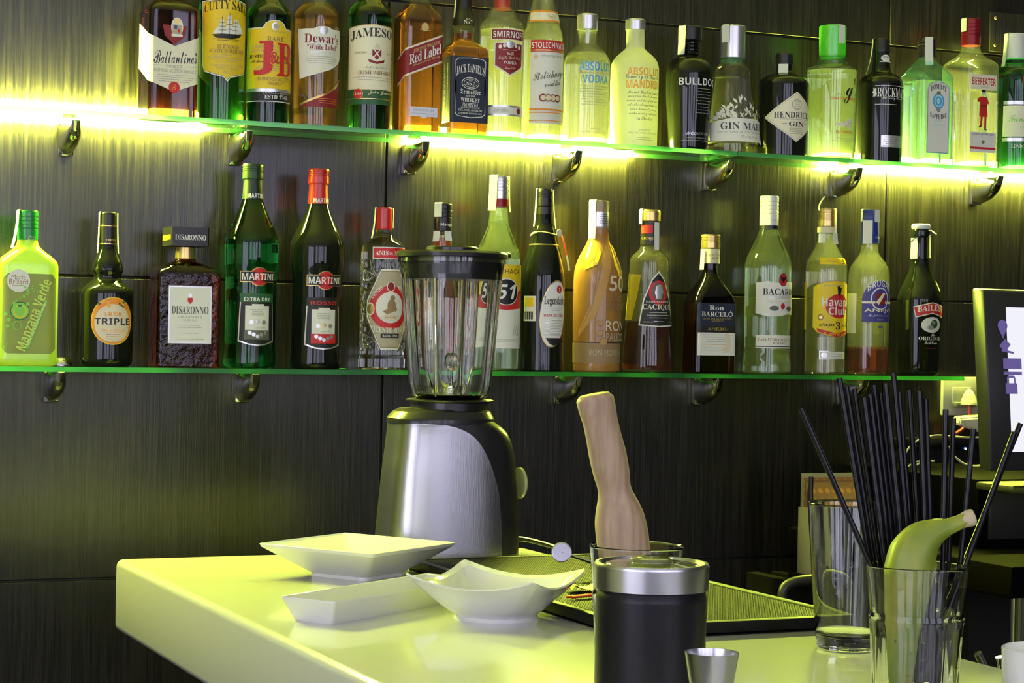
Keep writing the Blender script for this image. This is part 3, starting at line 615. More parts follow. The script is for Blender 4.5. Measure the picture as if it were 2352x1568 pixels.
b.label(lv + [('P', [(-80, 282), (-30, 272), (30, 272), (80, 282), (80, 326), (-80, 326)], 'F'), ('T', 'GIN MARE', 2, 290, 108, 16, 'N', 'B'), ('T', 'CON DESTILADOS DE OLIVA TOMILLO ROMERO', 0, 304, 120, 5, 'L', 'n'), ('T', '70 cl  42,7% Vol', 10, 315, 42, 6, 'L', 'n')], 'lettering')
b.seal(-35, 60, 98, 20, 29.6)
b = up('gin_bottle', 1798, 'short black apothecary gin bottle with a cream diamond label')
b.body(BLACKG, [(b.yb, 57), (196, 58), (186, 55), (178, 46), (172, 32), (168, 21), (164, 18), (148, 18)])
b.part('cap', CBLK, [(149, 18.5), (148, 20.5), (126, 20.5), (123, 19), (121, 15)])
dm = lambda o: [(-80+o*1.4, 270), (0, 210+o), (80-o*1.4, 270), (0, 326-o)]
b.label([('P', dm(0), 'C'), ('P', dm(3), 'M'), ('P', dm(4), 'C'), ('T', "HENDRICK'S", 0, 264, 108, 14, 'K', 'B'), ('E', 0, 240, 13, 12, 'M'), ('E', 0, 240, 11, 10, 'C'), ('L', -8, 234, 8, 3, 5, 'M'), ('L', -50, 274, 50, 1, 4, 'M'), ('T', 'GIN', 0, 285, 38, 11, 'K', 'B'), ('R', -34, 283.6, -23, 284.4, 'K'), ('R', 23, 283.6, 34, 284.4, 'K'), ('L', -22, 295, 22, 4, 4, 'M')])
b.seal(-5, 148, 174, 22, 19, 7, over=False)
b = up('gin_bottle', 1908, 'flat-shouldered clear gin bottle with a tall bright green cap')
b.body(GREENISH, [(b.yb, 56), (300, 57), (166, 59), (159, 58), (154, 52), (151, 36), (146, 31), (128, 30)], WATER, 164)
b.part('cap', glow('translucent_green_cap', (.20, .75, .06), .3, .12), [(132, 29), (130, 29.5), (62, 31), (60, 29)])
b.part('neck_ring', GREENISH, [(150, 33), (148, 35), (143, 35), (141, 32)]); b.part('neck_ring', GREENISH, [(139, 32), (138, 34), (134, 34), (132, 31)])
b.label([('T', 'g’', 14, 207, 36, 60, 'K', 'S'), ('T', 'V I N E', 6, 215, 64, 6, 'L', 'n'), ('T', 'GIN DE FRANCE', 6, 226, 86, 6, 'R', 'n2'), ], 'lettering')
b.label([('T', 'FLORAISON', 2, 303, 46, 7, 'R', 'n2')] + [('E', u, y, 4.4, 4.4, 'C') for u, y in ((4, 280), (11, 276), (15, 284), (8, 288), (14, 292), (18, 276), (-2, 286))] + [('P', [(-26, 285), (-6, 280), (-2, 292), (-14, 290)], 'C'), ('L', -30, 318, 30, 2, 6, 'L')], 'lower_lettering')
b.seal(40, 61, 100, 18, 31.4)
b = up('gin_bottle', 2021, 'black gin bottle with white old-style lettering and a tapered black neck')
b.body(BLACKG, [(b.yb, 50), (196, 51), (184, 48), (176, 40), (170, 28), (164, 22), (130, 19), (112, 18)])
b.part('cap', CBLK, [(121, 19.5), (119, 20), (95, 18.5), (91, 18.5), (89, 17)])
b.label([('E', 0, 133, 13, 8, 'F'), ('L', -12, 130, 12, 2, 5, 'K'), ('R', -16, 140, 16, 142, 'F')], 'neck_label', pr=b.prof([(164, 22.4), (130, 19.4), (112, 18.4)]))
b.label([('R', -44, 196.4, 44, 197.6, 'W'), ('T', 'BROCKMANS', 0, 212, 98, 21, 'F', 'B'), ('T', 'Intensely Smooth', 2, 226, 60, 8, 'F', 'S'), ('R', -44, 239.4, 8, 240.6, 'W'), ('P', [(-50, 212), (-44, 204), (-40, 212), (-44, 221)], 'F')], 'lettering')
b.label([('R', -28, 311, 28, 338, 'S'), ('L', -25, 315, 25, 5, 5, 'L')], 'lower_label'); b.seal(-80, 89, 168, 14, 19.5, 14)
b = up('gin_bottle', 2125, 'pale aqua blue gin bottle with an arched white label and black cap')
q = (48, 48, 16)
b.body(AQUA, [(b.yb, (47, 47, 16)), (184, q), (174, (46, 46, 18)), (164, (40, 40, 22)), (150, (32, 32, 26)), (138, (24, 24, 24)), (130, 21), (112, 20)], WATER, 190)
grooves(b, 'cap', CBLK, 90, 135, 21.5, 2)
arch = lambda o: [(-31+o, 352-o), (31-o, 352-o), (31-o, 204), (26-o, 194+o*.6), (14, 188+o), (0, 186+o), (-14, 188+o), (-26+o, 194+o*.6), (-31+o, 204)]
b.label([('P', arch(0), 'A'), ('P', arch(1.5), 'N'), ('P', arch(2.3), 'F'), ('T', 'BOMBAY', 0, 205, 44, 13, 'N', 'B', dict(arch=7)), ('T', 'SAPPHIRE', 0, 263, 46, 11, 'N', 'B', dict(arch=-5)), ('E', 0, 232, 16, 18, 'U'), ('E', 0, 232, 12, 14, 'A'), ('E', 0, 232, 9, 11, 'U'), ('E', 0, 232, 5, 7, 'A'), ('E', 0, 213, 6, 4, 'G'), ('E', 0, 251, 6, 6, 'G'), ('E', 0, 251, 4, 4, 'U'), ('T', 'Distilled', 0, 276, 24, 6, 'A', 'S'), ('T', 'LONDON DRY GIN', 0, 287, 40, 4, 'A', 'n')])
b.seal(12, 89, 150, 18, 22, 8)
b = up('gin_bottle', 2226, 'tall clear gin bottle with a dark red cap and a red-coated figure on its label')
q = (51, 51, 20)
b.body(CLEAR, [(b.yb, q), (160, q), (150, (50, 50, 22)), (142, (45, 45, 26)), (132, (33, 33, 28)), (122, (25, 25, 25)), (108, 21), (96, 20)], WATER, 216)
grooves(b, 'cap', CMAR, 44, 105, 22, 4)
b.label([('R', -36, 171, 36, 206, 'C'), ('T', 'BEEFEATER', 0, 187, 66, 16, 'R', 'N'), ('T', 'LONDON', 0, 199, 24, 4, 'L', 'n')])
b.label([('R', -36, 304, 36, 350, 'F'), ('R', -36, 338, 36, 343, 'R'), ('E', 0, 326, 5, 4, 'G'), ('T', 'LONDON DRY GIN', 0, 308, 58, 5, 'H', 'n')], 'lower_label')
b.label([('P', [(-9, 222), (9, 222), (12, 268), (-12, 268)], 'R'), ('P', [(-9, 222), (-18, 228), (-16, 236), (-8, 232)], 'R'), ('P', [(9, 222), (15, 236), (12, 240), (7, 230)], 'R'), ('R', -9, 242, 9, 244.5, 'D'), ('E', -1, 214, 4.5, 5, 'P'), ('E', -1, 209, 6, 3.5, 'K'), ('P', [(-8, 268), (-2, 268), (-5, 290), (-10, 290)], 'R'), ('P', [(2, 268), (8, 268), (7, 296), (2, 296)], 'R'), ('E', -9, 291, 4, 2, 'K'), ('E', 6, 297, 4, 2, 'K')], 'label_emblem')
b.seal(-45, 44, 72, 16, 22.6)
b = up('gin_bottle', 2328, 'green fluted gin bottle with a red wax seal at the right edge of the photo')
b.body(GREEN_MID, [(b.yb, 48), (330, 50), (190, 53), (172, 52), (160, 44), (152, 30), (146, 22), (110, 20)])
b.part('cap', CWHT, [(136, 21), (134, 22), (100, 22.5), (80, 22.5), (78, 21)])
b.label([('R', -60, 243, 60, 314, 'C'), ('R', -60, 232, 60, 240, 'S'), ('R', -60, 317, 60, 325, 'S'), ('T', 'Tanqueray', 0, 276, 92, 22, 'g', 'S'), ('T', 'IMPORTED', 0, 293, 40, 5, 'g', 'n'), ('E', 4, 258, 6, 5, 'A'), ('T', 'LONDON DRY GIN', 0, 336, 76, 7, 'W', 'B')])
bm = bmesh.new(); lathe(bm, [(0, .0115), (.002, .0115), (.003, .009), (.0034, .008)], 20); o = finish('wax_seal', bm, mat('wax_red', (.45, .02, .02), .4), b.root)
o.rotation_euler = (math.pi/2, 0, 0); o.location = (-.004, -.0438, b.z(182, .044))
b.seal(-60, 78, 158, 16, 23, 8)

# ================= lower shelf =================
b = lo('liqueur_bottle', 58, 'frosted yellow-green flask of apple liqueur, first on the lower shelf')
q = (69, 40, 30)
b.body(FROSTG, [(b.yb, (66, 38, 28)), (825, q), (615, q), (604, (67, 39, 28)), (592, (58, 36, 28)), (578, (40, 32, 28)), (566, (28, 26, 26)), (554, 23), (540, 22)])
grooves(b, 'cap', CGRN, 484, 551, 23.5, 4)
b.label([('T', 'Marie', 6, 543, 16, 4, 'C', 'n'), ('T', 'Brizard', 6, 548, 18, 4, 'C', 'n')], 'neck_label', pr=b.prof([(552, 24), (484, 24)]))
bub = [('E', -20+17*math.sin(i*.55), 655+i*5.2, 2.2+(i % 3)*.6, 2.2+(i % 3)*.6, 'g') for i in range(13)] + [('E', 14+10*math.cos(i*.7), 660+10*math.sin(i*.7), 2, 2, 'g') for i in range(6)] + [('E', -28+9*math.cos(i*.52), 748+9*math.sin(i*.52), 1.8, 1.8, 'g') for i in range(12)] + [('E', -56+8*math.cos(i*.7), 790+8*math.sin(i*.7), 1.6, 1.6, 'g') for i in range(6)] + [('E', u, y, 4, 4, 'g') for u, y in ((-52, 722), (-48, 750), (-6, 698), (-46, 735))]
b.label([('P', [(-62, 640), (-50, 628), (50, 628), (62, 640), (64, 800), (50, 812), (-50, 812), (-62, 800)], 'Z'), ('E', -26, 645, 26, 26, 'F'), ('T', 'Marie', -26, 637, 32, 11, 'T', 'n'), ('T', 'Brizard', -26, 647, 42, 11, 'T', 'n'), ('L', -40, 656, -12, 1, 3, 'T'), ('E', -22, 714, 22, 21, 'E'), ('E', -22, 714, 20, 19, 'g'), ('E', -22, 715, 15, 15, 'Y'), ('E', -22, 714, 12, 13, 'g'), ('E', -22, 702, 5, 2, 'E'), ('P', [(-10, 798), (-2, 800), (40, 690), (35, 687)], 'g'), ('T', 'licor de manzana verde', 16, 743, 104, 6, 'C', 'n', dict(rot=69)), ('T', 'Manzana Verde', 8.6, 722, 172, 25, 'l', 'N', dict(rot=70))] + bub)
b.seal(-60, 484, 568, 12, 25, 14)
b = lo('liqueur_bottle', 243, 'black liqueur bottle with a round-bulged neck and an orange oval label')
b.body(BLACKG, [(b.yb, 56), (825, 60), (675, 60), (664, 57), (652, 44), (640, 31), (632, 31), (622, 35), (606, 33), (585, 25), (570, 20), (560, 19)])
b.part('cap', CBLK, [(563, 19.5), (545, 20), (520, 20), (515, 19), (490, 19), (488, 17.5)])
for y in (560, 519): b.part('cap_band', CGLD, [(y+1, 20.4), (y-1, 20.4)])
b.label([('T', 'TRIPLE', 2, 551, 26, 5, 'G', 'n2')], 'neck_label', pr=b.prof([(560, 20.5), (520, 20.5)]))
b.label([('E', 2, 737, 53, 55, 'Y'), ('E', 2, 737, 51, 53, 'O'), ('E', 2, 742, 44, 44, 'P'), ('T', 'LICOR', 2, 721, 40, 9, 'O', 'B'), ('T', 'TRIPLE', 2, 738, 86, 15, 'N', 'N'), ('T', '70cl e 20%vol', 2, 759, 54, 8, 'y', 'n'), ('L', -20, 768, 24, 4, 5, 'T')] + [('E', random.uniform(-30, 34), random.uniform(692, 704), 3, 3, random.choice('yEO')) for i in range(18)])
b.seal(-72, 488, 578, 9, 20.5, 3); b.seal(72, 488, 578, 9, 20.5, 3, over=False)
b = lo('liqueur_bottle', 421, 'squat square brown liqueur bottle with a silver label and a wide square black cap')
q = (74, 50, 14)
b.body(mat('hammered_brown_glass', (.20, .035, .012), .04, trans=1., ior=1.45, bump=1., bscale=110), [(b.yb, q), (640, q), (628, (72, 49, 15)), (616, (60, 44, 20)), (606, (40, 36, 26)), (600, (26, 26, 26)), (588, 22), (560, 20)])
b.part('cap', CBLK, [(566, (44, 44, 4)), (523, (44, 44, 4))]); b.part('neck_band', CGLD, [(600, 23), (598, 23.5), (568, 22)])
b.label([('T', 'DISARONNO', 0, 545, 72, 12, 'F', 'B'), ('T', 'DISARONNO', -87, 545, 70, 12, 'Y', 'B')], 'cap_lettering', pr=b.prof([(566, (44, 44, 4)), (523, (44, 44, 4))]))
b.label([('R', -51, 656, 51, 789, 'M'), ('R', -50, 657, 50, 788, 'S'), ('R', -47, 660, 47, 785, 'F'), ('P', [(-6, 684), (6, 684), (6, 692), (0, 698), (-6, 692)], 'R'), ('E', 0, 678, 4, 4, 'S'), ('T', 'DISARONNO', 0, 712, 86, 18, 'H', 'B'), ('T', 'ORIGINALE', 0, 728, 56, 5, 'L', 'n'), ('T', 'SINCE 1525', 0, 735, 32, 4, 'L', 'n'), ('L', -32, 747, 32, 2, 5, 'M'), ('L', -38, 779, 38, 1, 5, 'M'), ('L', -30, 765, 30, 1, 5, 'M')])
def martini(x, lab, glass, capm, wrapm, dry, dy, word):
    b = lo('vermouth_bottle', x, lab); D = dy
    b.body(glass, [(b.yb, 58), (835, 60), (790, 58), (700, 58), (640, 59), (590+D, 62), (560+D, 62), (535+D, 56), (505+D, 42), (480+D, 31), (455+D, 23), (430+D, 21)])
    grooves(b, 'cap', capm, 377+D, 412+D, 24, 3); b.part('neck_wrap', wrapm, [(459+D, 23.5), (456+D, 23.4), (412+D, 21.5), (409+D, 21.5)])
    b.label([('T', 'MARTINI', 4, 449+D, 46, 10, 'W', 'N')], 'neck_label', pr=b.prof([(459+D, 23.9), (412+D, 21.9)]))
    y = 635+D*.8
    b.label([('E', 2, y, 23, 22, 'G'), ('R', -43, y-13, 47, y+13, 'G'), ('E', 2, y, 21, 20, 'R'), ('R', -41, y-11, 45, y+11, 'K'), ('E', 2, y, 15, 11, 'R'), ('T', 'MARTINI', 2, y, 80, 15, 'W', 'N')], 'logo_label')
    y = 674+D*.8; hx = lambda o: [(-38+o, y+12), (38-o, y+12), (38-o, y+96), (42-o*1.2, y+106-o), (20, y+114-o), (0, y+116-o), (-20, y+114-o), (-42+o*1.2, y+106-o), (-38+o, y+96)]
    b.label([('P', hx(-4), 'S'), ('P', hx(-1), 'K'), ('R', -42, y, 42, y+20, 'E' if dry else 'K'), ('T', word, 0, y+13, 64, 8, 'W' if dry else 'R', 'N'), ('R', -29, y+28, 29, y+86, 'F'), ('R', -14, y+24, 14, y+30, 'F'), ('L', -18, y+37, 18, 4, 4, 'L'), ('E', -14, y+66, 5, 5, 'S'), ('E', 0, y+64, 5, 5, 'S' if dry else 'G'), ('E', 15, y+66, 5, 5, 'S'), ('T', 'since 1863', 6, y+78, 26, 4, 'L', 'S'),
             ('R', -30, y+84, 30, y+106, 'H' if dry else 'R')] + [('E', u, v+y, 4.5, 4.5, 'S') for u, v in ((-18, 90), (-9, 94), (0, 98), (9, 94), (18, 90))])
    return b
martini(573, 'green vermouth bottle with a dark green cap, beside the square brown liqueur', mat('vermouth_green_glass', (.025, .38, .05), .02, trans=1., ior=1.42), mat('cap_olive_green', (.025, .055, .022), .35, .3), mat('wrap_dark_green', (.008, .025, .015), .4), True, 0, 'EXTRA DRY')
martini(724, 'black vermouth bottle with a bright red cap and red neck wrap', BLACKG, CRED, CRED, False, 11, 'ROSSO')
b = lo('anise_bottle', 876, 'faceted clear anise bottle with a red cap and octagonal brown and red label')
def facet_bottle(b):
    b.body(mat('cut_crystal_glass', (.97, .99, .93), .02, trans=1., ior=1.42), [(b.yb, 54), (822, 54), (816, 51), (580, 51), (566, 50), (556, 40), (546, 26), (538, 20), (520, 18)])
    # raised lozenge lattice round the body
    me = b.glass.data
    bm = bmesh.new(); k = b.k; z0, z1 = b.z(806), b.z(596)
    for d in (1, -1):
        for i in range(14):
            pts = []
            for j in range(17):
                t = j/16; a = 2*math.pi*i/14 + d*t*1.9; r = 51*k+.0002; pts.append((r*math.sin(a), -r*math.cos(a), z0+(z1-z0)*t))
            tube(bm, pts, .0011, 5)
    finish('cut_lattice', bm, mat('cut_crystal_glass'), b.root, weld=0)
facet_bottle(b)
b.part('cap', CRED, [(528, 18.5), (526, 19), (500, 19.5), (479, 19.5), (477, 18)])
b.label([('R', -44, 567, 44, 595, 'F'), ('R', -42, 569, 42, 593, 'R'), ('T', 'ANIS', -22, 581, 30, 10, 'W', 'B'), ('T', 'DEL', 0, 582, 9, 6, 'W', 'B'), ('T', 'MONO', 24, 581, 32, 10, 'W', 'B')], 'upper_label')
oc = lambda o: [(-22, 618+o), (22, 618+o), (58-o, 690), (58-o, 728), (22, 803-o), (-22, 803-o), (-58+o, 728), (-58+o, 690)]
ds = [('P', oc(0), 'F'), ('P', oc(4), 'T'), ('P', oc(6), 'M')]
ds += [('E', 0, 706, 51, 50, 'R'), ('E', 0, 706, 35, 36, 'F'), ('E', 0, 658, 10, 12, 'C'), ('E', 0, 658, 8, 10, 'D'), ('E', -48, 710, 11, 15, 'C'), ('E', -48, 710, 9, 12, 'G'), ('E', 48, 710, 11, 15, 'C'), ('E', 48, 710, 9, 12, 'G'),
       ('T', 'ANISADO', -34, 672, 36, 10, 'W', 'B', dict(rot=48)), ('T', 'REFINADO', 32, 670, 36, 10, 'W', 'B', dict(rot=-48)), ('T', 'VICENTE BOSCH', 0, 753, 92, 13, 'W', 'B', dict(arch=-6)), ('R', -22, 766, 22, 776, 'K'), ('T', 'BADALONA', 0, 771, 36, 6, 'W', 'B'), ('E', 2, 702, 10, 15, 'T'), ('E', 4, 684, 6, 6, 'T'), ('P', [(-4, 706), (-24, 720), (-22, 725), (2, 718)], 'T'), ('P', [(8, 694), (16, 712), (10, 716), (4, 704)], 'T'), ('E', -20, 722, 9, 5, 'W'), ('E', 0, 728, 18, 7, 'P'), ('T', 'MARCA DE FABRICA', 0, 729, 26, 3.5, 'D', 'B'), ('T', '1870', 0, 796, 18, 4, 'L', 'B')]
pr_ = b.prof([(816, 52.6), (580, 52.6)]); b.label(ds, 'label', pr=(pr_[0], pr_[1]))
b.seal(-72, 477, 545, 12, 20, 8); b.seal(85, 477, 520, 8, 20, 0, over=False)
b = lo('rum_bottle', 1011, 'dark rum bottle with a black cap, half hidden behind the blender jar')
b.body(AMBERG, [(b.yb, 45), (690, 46), (660, 40), (625, 27), (590, 23), (540, 22)], RUMR, 546)
grooves(b, 'cap', CBLK, 468, 531, 21, 3)
b.label([('T', 'Mango', 2, 516, 30, 9, 'W', 'N')], 'neck_label', pr=b.prof([(531, 21.4), (468, 21.4)]))
b.seal(-30, 467, 496, 20, 21.6); b.seal(-35, 530, 552, 18, 23, 3, over=False); b.seal(30, 530, 550, 18, 23, 4, over=False)
b = lo('cachaca_bottle', 1139, 'clear cachaca bottle with a yellow, red and black label, behind the blender')
b.body(GREENISH, [(b.yb, 52), (800, 53), (600, 53), (582, 51), (560, 42), (535, 31), (515, 24), (490, 21.5), (470, 21)], WATER, 508)
grooves(b, 'cap', CSIL, 405, 458, 21.5, 4); b.part('neck_wrap', CMAR, [(475, 22), (458, 22)])
b.label([('R', -62, 607, 62, 800, 'F'), ('R', -62, 607, 62, 680, 'Y'), ('P', [(-62, 680), (62, 664), (62, 706), (0, 712), (-62, 706)], 'R'), ('T', 'CACHAÇA', 0, 624, 80, 13, 'K', 'n'), ('E', 0, 670, 34, 31, 'F'), ('E', 0, 670, 32, 29, 'K'), ('T', '51', 0, 670, 44, 34, 'W', 'N', dict(shear=.25)), ('L', -30, 780, 40, 2, 5, 'L')] + [('P', [(18+5*i, 770), (20+5*i, 770), (28+6*i+((i*7) % 5), 728+((i*11) % 9))], 'L') for i in range(5)])
b.seal(-35, 404, 482, 22, 23, 4); b.seal(75, 404, 484, 10, 22.5, 3, over=False)
b = lo('rum_bottle', 1244, 'black rum bottle with a slanted oval label and red ribbon at its neck')
b.body(BLACKG, [(b.yb, 50), (835, 50), (810, 49), (700, 50), (640, 49), (600, 43), (572, 36), (562, 33), (558, 32), (530, 26), (515, 21), (490, 18.5)])
grooves(b, 'cap', CBLK, 434, 474, 18.5, 3); b.part('neck_wrap', CBLK, [(492, 19), (475, 19)]); b.part('neck_ring', CGLD, [(564, 33.6), (562.5, 34), (561, 33)])
el = lambda r, s_: [(8 + r*math.cos(t)*36 + 7*math.sin(t)*r, 720 - r*math.sin(t)*78) for t in [2*math.pi*i/36 for i in range(36)]]
b.label([('P', el(1.0, 0), 'G'), ('P', el(.96, 0), 'W'), ('R', -22, 768, 30, 770, 'M'), ('E', 20, 664, 8, 9, 'R'), ('T', '1', 20, 664, 4, 9, 'W', 'B'), ('T', 'Legendario', 10, 692, 58, 24, 'K', 'B'), ('T', 'ELIXIR DE CUBA', 8, 724, 54, 6, 'R', 'n2'), ('L', -18, 736, 34, 6, 6, 'S'), ('P', [(-14, 776), (30, 776), (22, 788), (8, 794), (-4, 790)], 'K'), ('L', -8, 708, 24, 2, 5, 'S')])
b.label([('R', -74, 680, -38, 738, 'C'), ('R', -70, 684, -44, 704, 'Y')] + [('R', -70+3*i, 716, -68.6+3*i+(i % 2), 734, 'K') for i in range(9)], 'back_label')
b.seal(-70, 434, 518, 8, 19.5, 5); b.seal(75, 434, 522, 8, 19.5, 7, over=False)
k = b.k
bm = bmesh.new(); r = 30*k; zz = b.z(536)
tube(bm, [(r*math.sin(a), -r*math.cos(a), zz-.002*math.sin(a*2)) for a in [2*math.pi*i/24 for i in range(25)]], .0009, 5); tube(bm, smooth_path([(-.018, -.008, zz), (-.026, -.012, zz-.002), (-.032, -.014, zz-.006)]), .0011, 5)
finish('neck_cord', bm, mat('gold_cord', (.75, .62, .25), .5), b.root, weld=0)
def ribbon(parent, pts, w, m, name='ribbon'):
    bm = bmesh.new(); P = smooth_path(pts, 5); A = [bm.verts.new(p + Vector((-w/2, -w*.3, 0))) for p in P]; B = [bm.verts.new(p + Vector((w/2, w*.3, 0))) for p in P]
    for i in range(len(P)-1): bm.faces.new((A[i], B[i], B[i+1], A[i+1]))
    bmesh.ops.solidify(bm, geom=bm.faces[:], thickness=.0004); return finish(name, bm, m, parent)
ribbon(b.root, [(.022, -.012, b.z(528)), (.028, -.016, b.z(550)), (.034, -.018, b.z(585))], .0045, mat('ribbon_red', (.55, .03, .02), .5)); ribbon(b.root, [(.034, -.018, b.z(585)), (.037, -.018, b.z(604)), (.039, -.018, b.z(620))], .0050, mat('ribbon_white', (.75, .85, .70), .5))
bm = bmesh.new(); lathe(bm, [(0, .006), (.0012, .006), (.0014, .005)], 16); o = finish('medal', bm, mat('medal_white', (.8, .78, .6), .5), b.root); o.rotation_euler = (math.pi/2, 0, .3); o.location = (.020, -.0158, b.z(534))
b = lo('rum_bottle', 1369, 'tan ceramic rum bottle with swirling painted decoration, right of the black oval-label bottle')
b.body(mat('tan_glazed_ceramic', (.36, .175, .045), .2, coat=.3), [(b.yb, 53), (840, 54), (650, 55.5), (622, 54), (600, 48), (575, 36), (555, 26), (540, 23), (525, 22)])
b.part('cap', CTAN, [(527, 22.8), (526, 23), (463, 23), (461, 21.5)]); b.label([('R', -24, 486, 24, 520, 'S'), ('L', -10, 492, 16, 5, 5, 'K')], 'neck_label', pr=b.prof([(527, 23.4), (461, 23.4)]))
b.label([('R', -160, 786, 160, 788, 'K'), ('R', -160, 788, 160, 834, 'T'), ('T', 'RON MONTERO', 10, 810, 104, 15, 'M', 'n'), ('P', [(-70, 774), (-74, 765), (-40, 700), (-22, 640), (-14, 600), (4, 560), (10, 600), (-4, 660), (-26, 720), (-52, 752)], 'o'), ('P', [(-72, 772), (-40, 704), (-25, 640), (-15, 604), (-13, 606), (-22, 642), (-37, 706)], 'T'), ('P', [(-60, 612), (-30, 600), (-14, 570), (-12, 580), (-26, 608), (-56, 620)], 'Y'), ('P', [(18, 545), (26, 600), (40, 630), (36, 640), (18, 606)], 'Y'), ('P', [(24, 550), (34, 590), (48, 610), (46, 614), (30, 594)], 'T')] +
        [('E', u, y, r, r, 'T') for u, y, r in ((30, 566, 7), (34, 578, 5), (44, 626, 9), (-30, 606, 5), (-18, 742, 8), (-18, 765, 8), (-10, 785, 9))] + [('E', u, y, r-1.6, r-1.6, 'o') for u, y, r in ((30, 566, 7), (34, 578, 5), (44, 626, 9), (-30, 606, 5), (-18, 742, 8), (-18, 765, 8), (-10, 785, 9))] +
        [('T', '50', 26, 650, 50, 36, 'P', 'n2'), ('T', 'AÑOS', 26, 683, 50, 20, 'T', 'n2'), ('T', 'SIENDO', 24, 704, 56, 16, 'T', 'n2'), ('T', 'RON', 24, 748, 60, 24, 'P', 'n2'), ('T', 'PALIDO', 24, 774, 58, 19, 'M', 'n2')])
b.seal(-38, 461, 546, 20, 23.6, 1)
b = lo('rum_bottle', 1487, 'cone-shaped rum bottle half full of brown rum, with a pointed black label')
b.body(AMBERG, [(b.yb, 58), (840, 59), (740, 53), (650, 47), (600, 45), (592, 43), (582, 34), (572, 24), (562, 21), (508, 20)], RUM, 738)
b.part('cap', CGLD, [(509, 22), (507, 24), (486, 24), (482, 22)]); b.part('neck_wrap', CBLK, [(562, 22), (512, 21)]); b.label([('R', -34, 516, -4, 536, 'R'), ('T', 'CACIQUE', -14, 548, 36, 7, 'G', 'B')], 'neck_label', pr=b.prof([(562, 22.4), (512, 21.4)]))
tr = lambda o: [(-50+o*1.4, 748-o), (0, 751-o), (50-o*1.4, 748-o), (38-o*1.3, 690), (16-o*.6, 640+o), (0, 622+o*2), (-16+o*.6, 640+o), (-38+o*1.3, 690)]
b.label([('P', tr(0), 'W'), ('P', tr(2.6), 'K'), ('E', 0, 672, 24, 28, 'R'), ('E', 0, 670, 16, 21, 'H'), ('P', [(-6, 686), (-10, 672), (-6, 656), (4, 652), (10, 660), (12, 672), (8, 676), (8, 686)], 'S'), ('T', 'RON EXTRA SUPERIOR', 0, 693, 60, 4, 'W', 'n'), ('T', 'CACIQUE', 0, 706, 78, 15, 'C', 'B'), ('L', -36, 718, 36, 3, 6, 'F'), ('L', -16, 738, 16, 1, 5, 'S'), ('T', '37,5% vol', -26, 740, 22, 4, 'M', 'n'), ('T', '70 cl', 32, 740, 12, 4, 'M', 'n')])
s_ = b.surf(); b.label([('R', -150, 628, -96, 735, 'Y')], 'back_label'); b.seal(40, 510, 572, 14, 23, 1, over=False); b.seal(-60, 482, 512, 14, 24.6)
b = lo('rum_bottle', 1627, 'dark flat-sided flask of rum with a black label above a white label, gold cap')
q = (54, 36, 13)
b.body(mat('near_black_rum_flask', (.035, .010, .006), .04, trans=1., ior=1.45), [(b.yb, q), (700, q), (684, (51, 35, 16)), (668, (43, 32, 20)), (650, (31, 27, 22)), (632, (20, 20, 20)), (618, 17), (600, 17)])
grooves(b, 'cap', CGLD, 539, 571, 22, 3); b.part('neck_wrap', CCRM, [(605, 21.5), (603, 21.5), (572, 21.5)]); b.label([('T', 'BARCELÓ AÑEJO', 0, 585, 44, 5, 'T', 'B'), ('T', 'RUM', 0, 593, 16, 5, 'T', 'B')], 'neck_label', pr=b.prof([(605, 21.9), (572, 21.9)]))
b.label([('R', -50, 696, 50, 748, 'N'), ('T', 'Ron', -2, 707, 38, 11, 'F', 'B'), ('T', 'BARCELÓ', 0, 720, 82, 14, 'F', 'B'), ('T', '-RON DOMINICANO-', 0, 732, 78, 4.5, 'G', 'B'), ('T', 'AGED RUM', 0, 737, 32, 4, 'G', 'B'), ('R', -50, 748, 50, 764, 'K'), ('T', '-AÑEJO-', 0, 755, 58, 9, 'G', 'B'), ('R', -49, 764, 49, 816, 'F'), ('L', -42, 769, 42, 4, 5, 'L'), ('L', -42, 791, 42, 1, 5, 'O'), ('L', -42, 799, 42, 2, 5, 'M'), ('P', [(20, 766), (30, 764), (36, 780), (34, 806), (18, 812), (14, 800), (24, 790)], 'P')])
b.seal(-50, 572, 617, 14, 22.4, 2, over=False)
b = lo('rum_bottle', 1760, 'pale green clear rum bottle with a white cap and curved white label')
b.body(GREENISH, [(b.yb, 56), (840, 56), (800, 53), (720, 54), (615, 54.5), (595, 51), (570, 40), (548, 29), (530, 23), (515, 21), (450, 19)], WATER, 540)
b.part('neck_band', CBLK, [(526, 22.4), (518, 22.2)]); grooves(b, 'cap', CWHT, 450, 518, 21.5, 4); b.label([('T', 'Superior', 6, 506, 20, 7, 'L', 'S')], 'neck_label', pr=b.prof([(518, 22), (450, 22)]))
b.label([('P', [(-58, 650), (-30, 646), (0, 650), (30, 646), (58, 650), (58, 724), (28, 720), (0, 726), (-28, 727), (-58, 720)], 'F'), ('E', 8, 642, 12, 15, 'D'), ('E', 8, 642, 10, 13, 'R'), ('P', [(8, 650), (1, 640), (0, 634), (6, 637), (8, 635), (10, 637), (16, 634), (15, 640)], 'K'), ('T', 'BACARDI', 4, 670, 90, 15, 'K', 'B'), ('T', 'SUPERIOR', 4, 683, 60, 5, 'S', 'B'), ('E', 8, 703, 6, 7, 'R'), ('E', -14, 708, 11, 6, 'H'), ('E', 30, 708, 11, 6, 'H'), ('L', -40, 693, 46, 1, 4, 'P')])
b.label([('R', -56, 770, 56, 800, 'F'), ('R', -56, 795, 56, 797, 'K'), ('T', 'CASA FUNDADA EN CUBA', 0, 780, 100, 7, 'T', 'B'), ('T', 'BTD 1862', 2, 788, 34, 5, 'T', 'B')], 'lower_label')
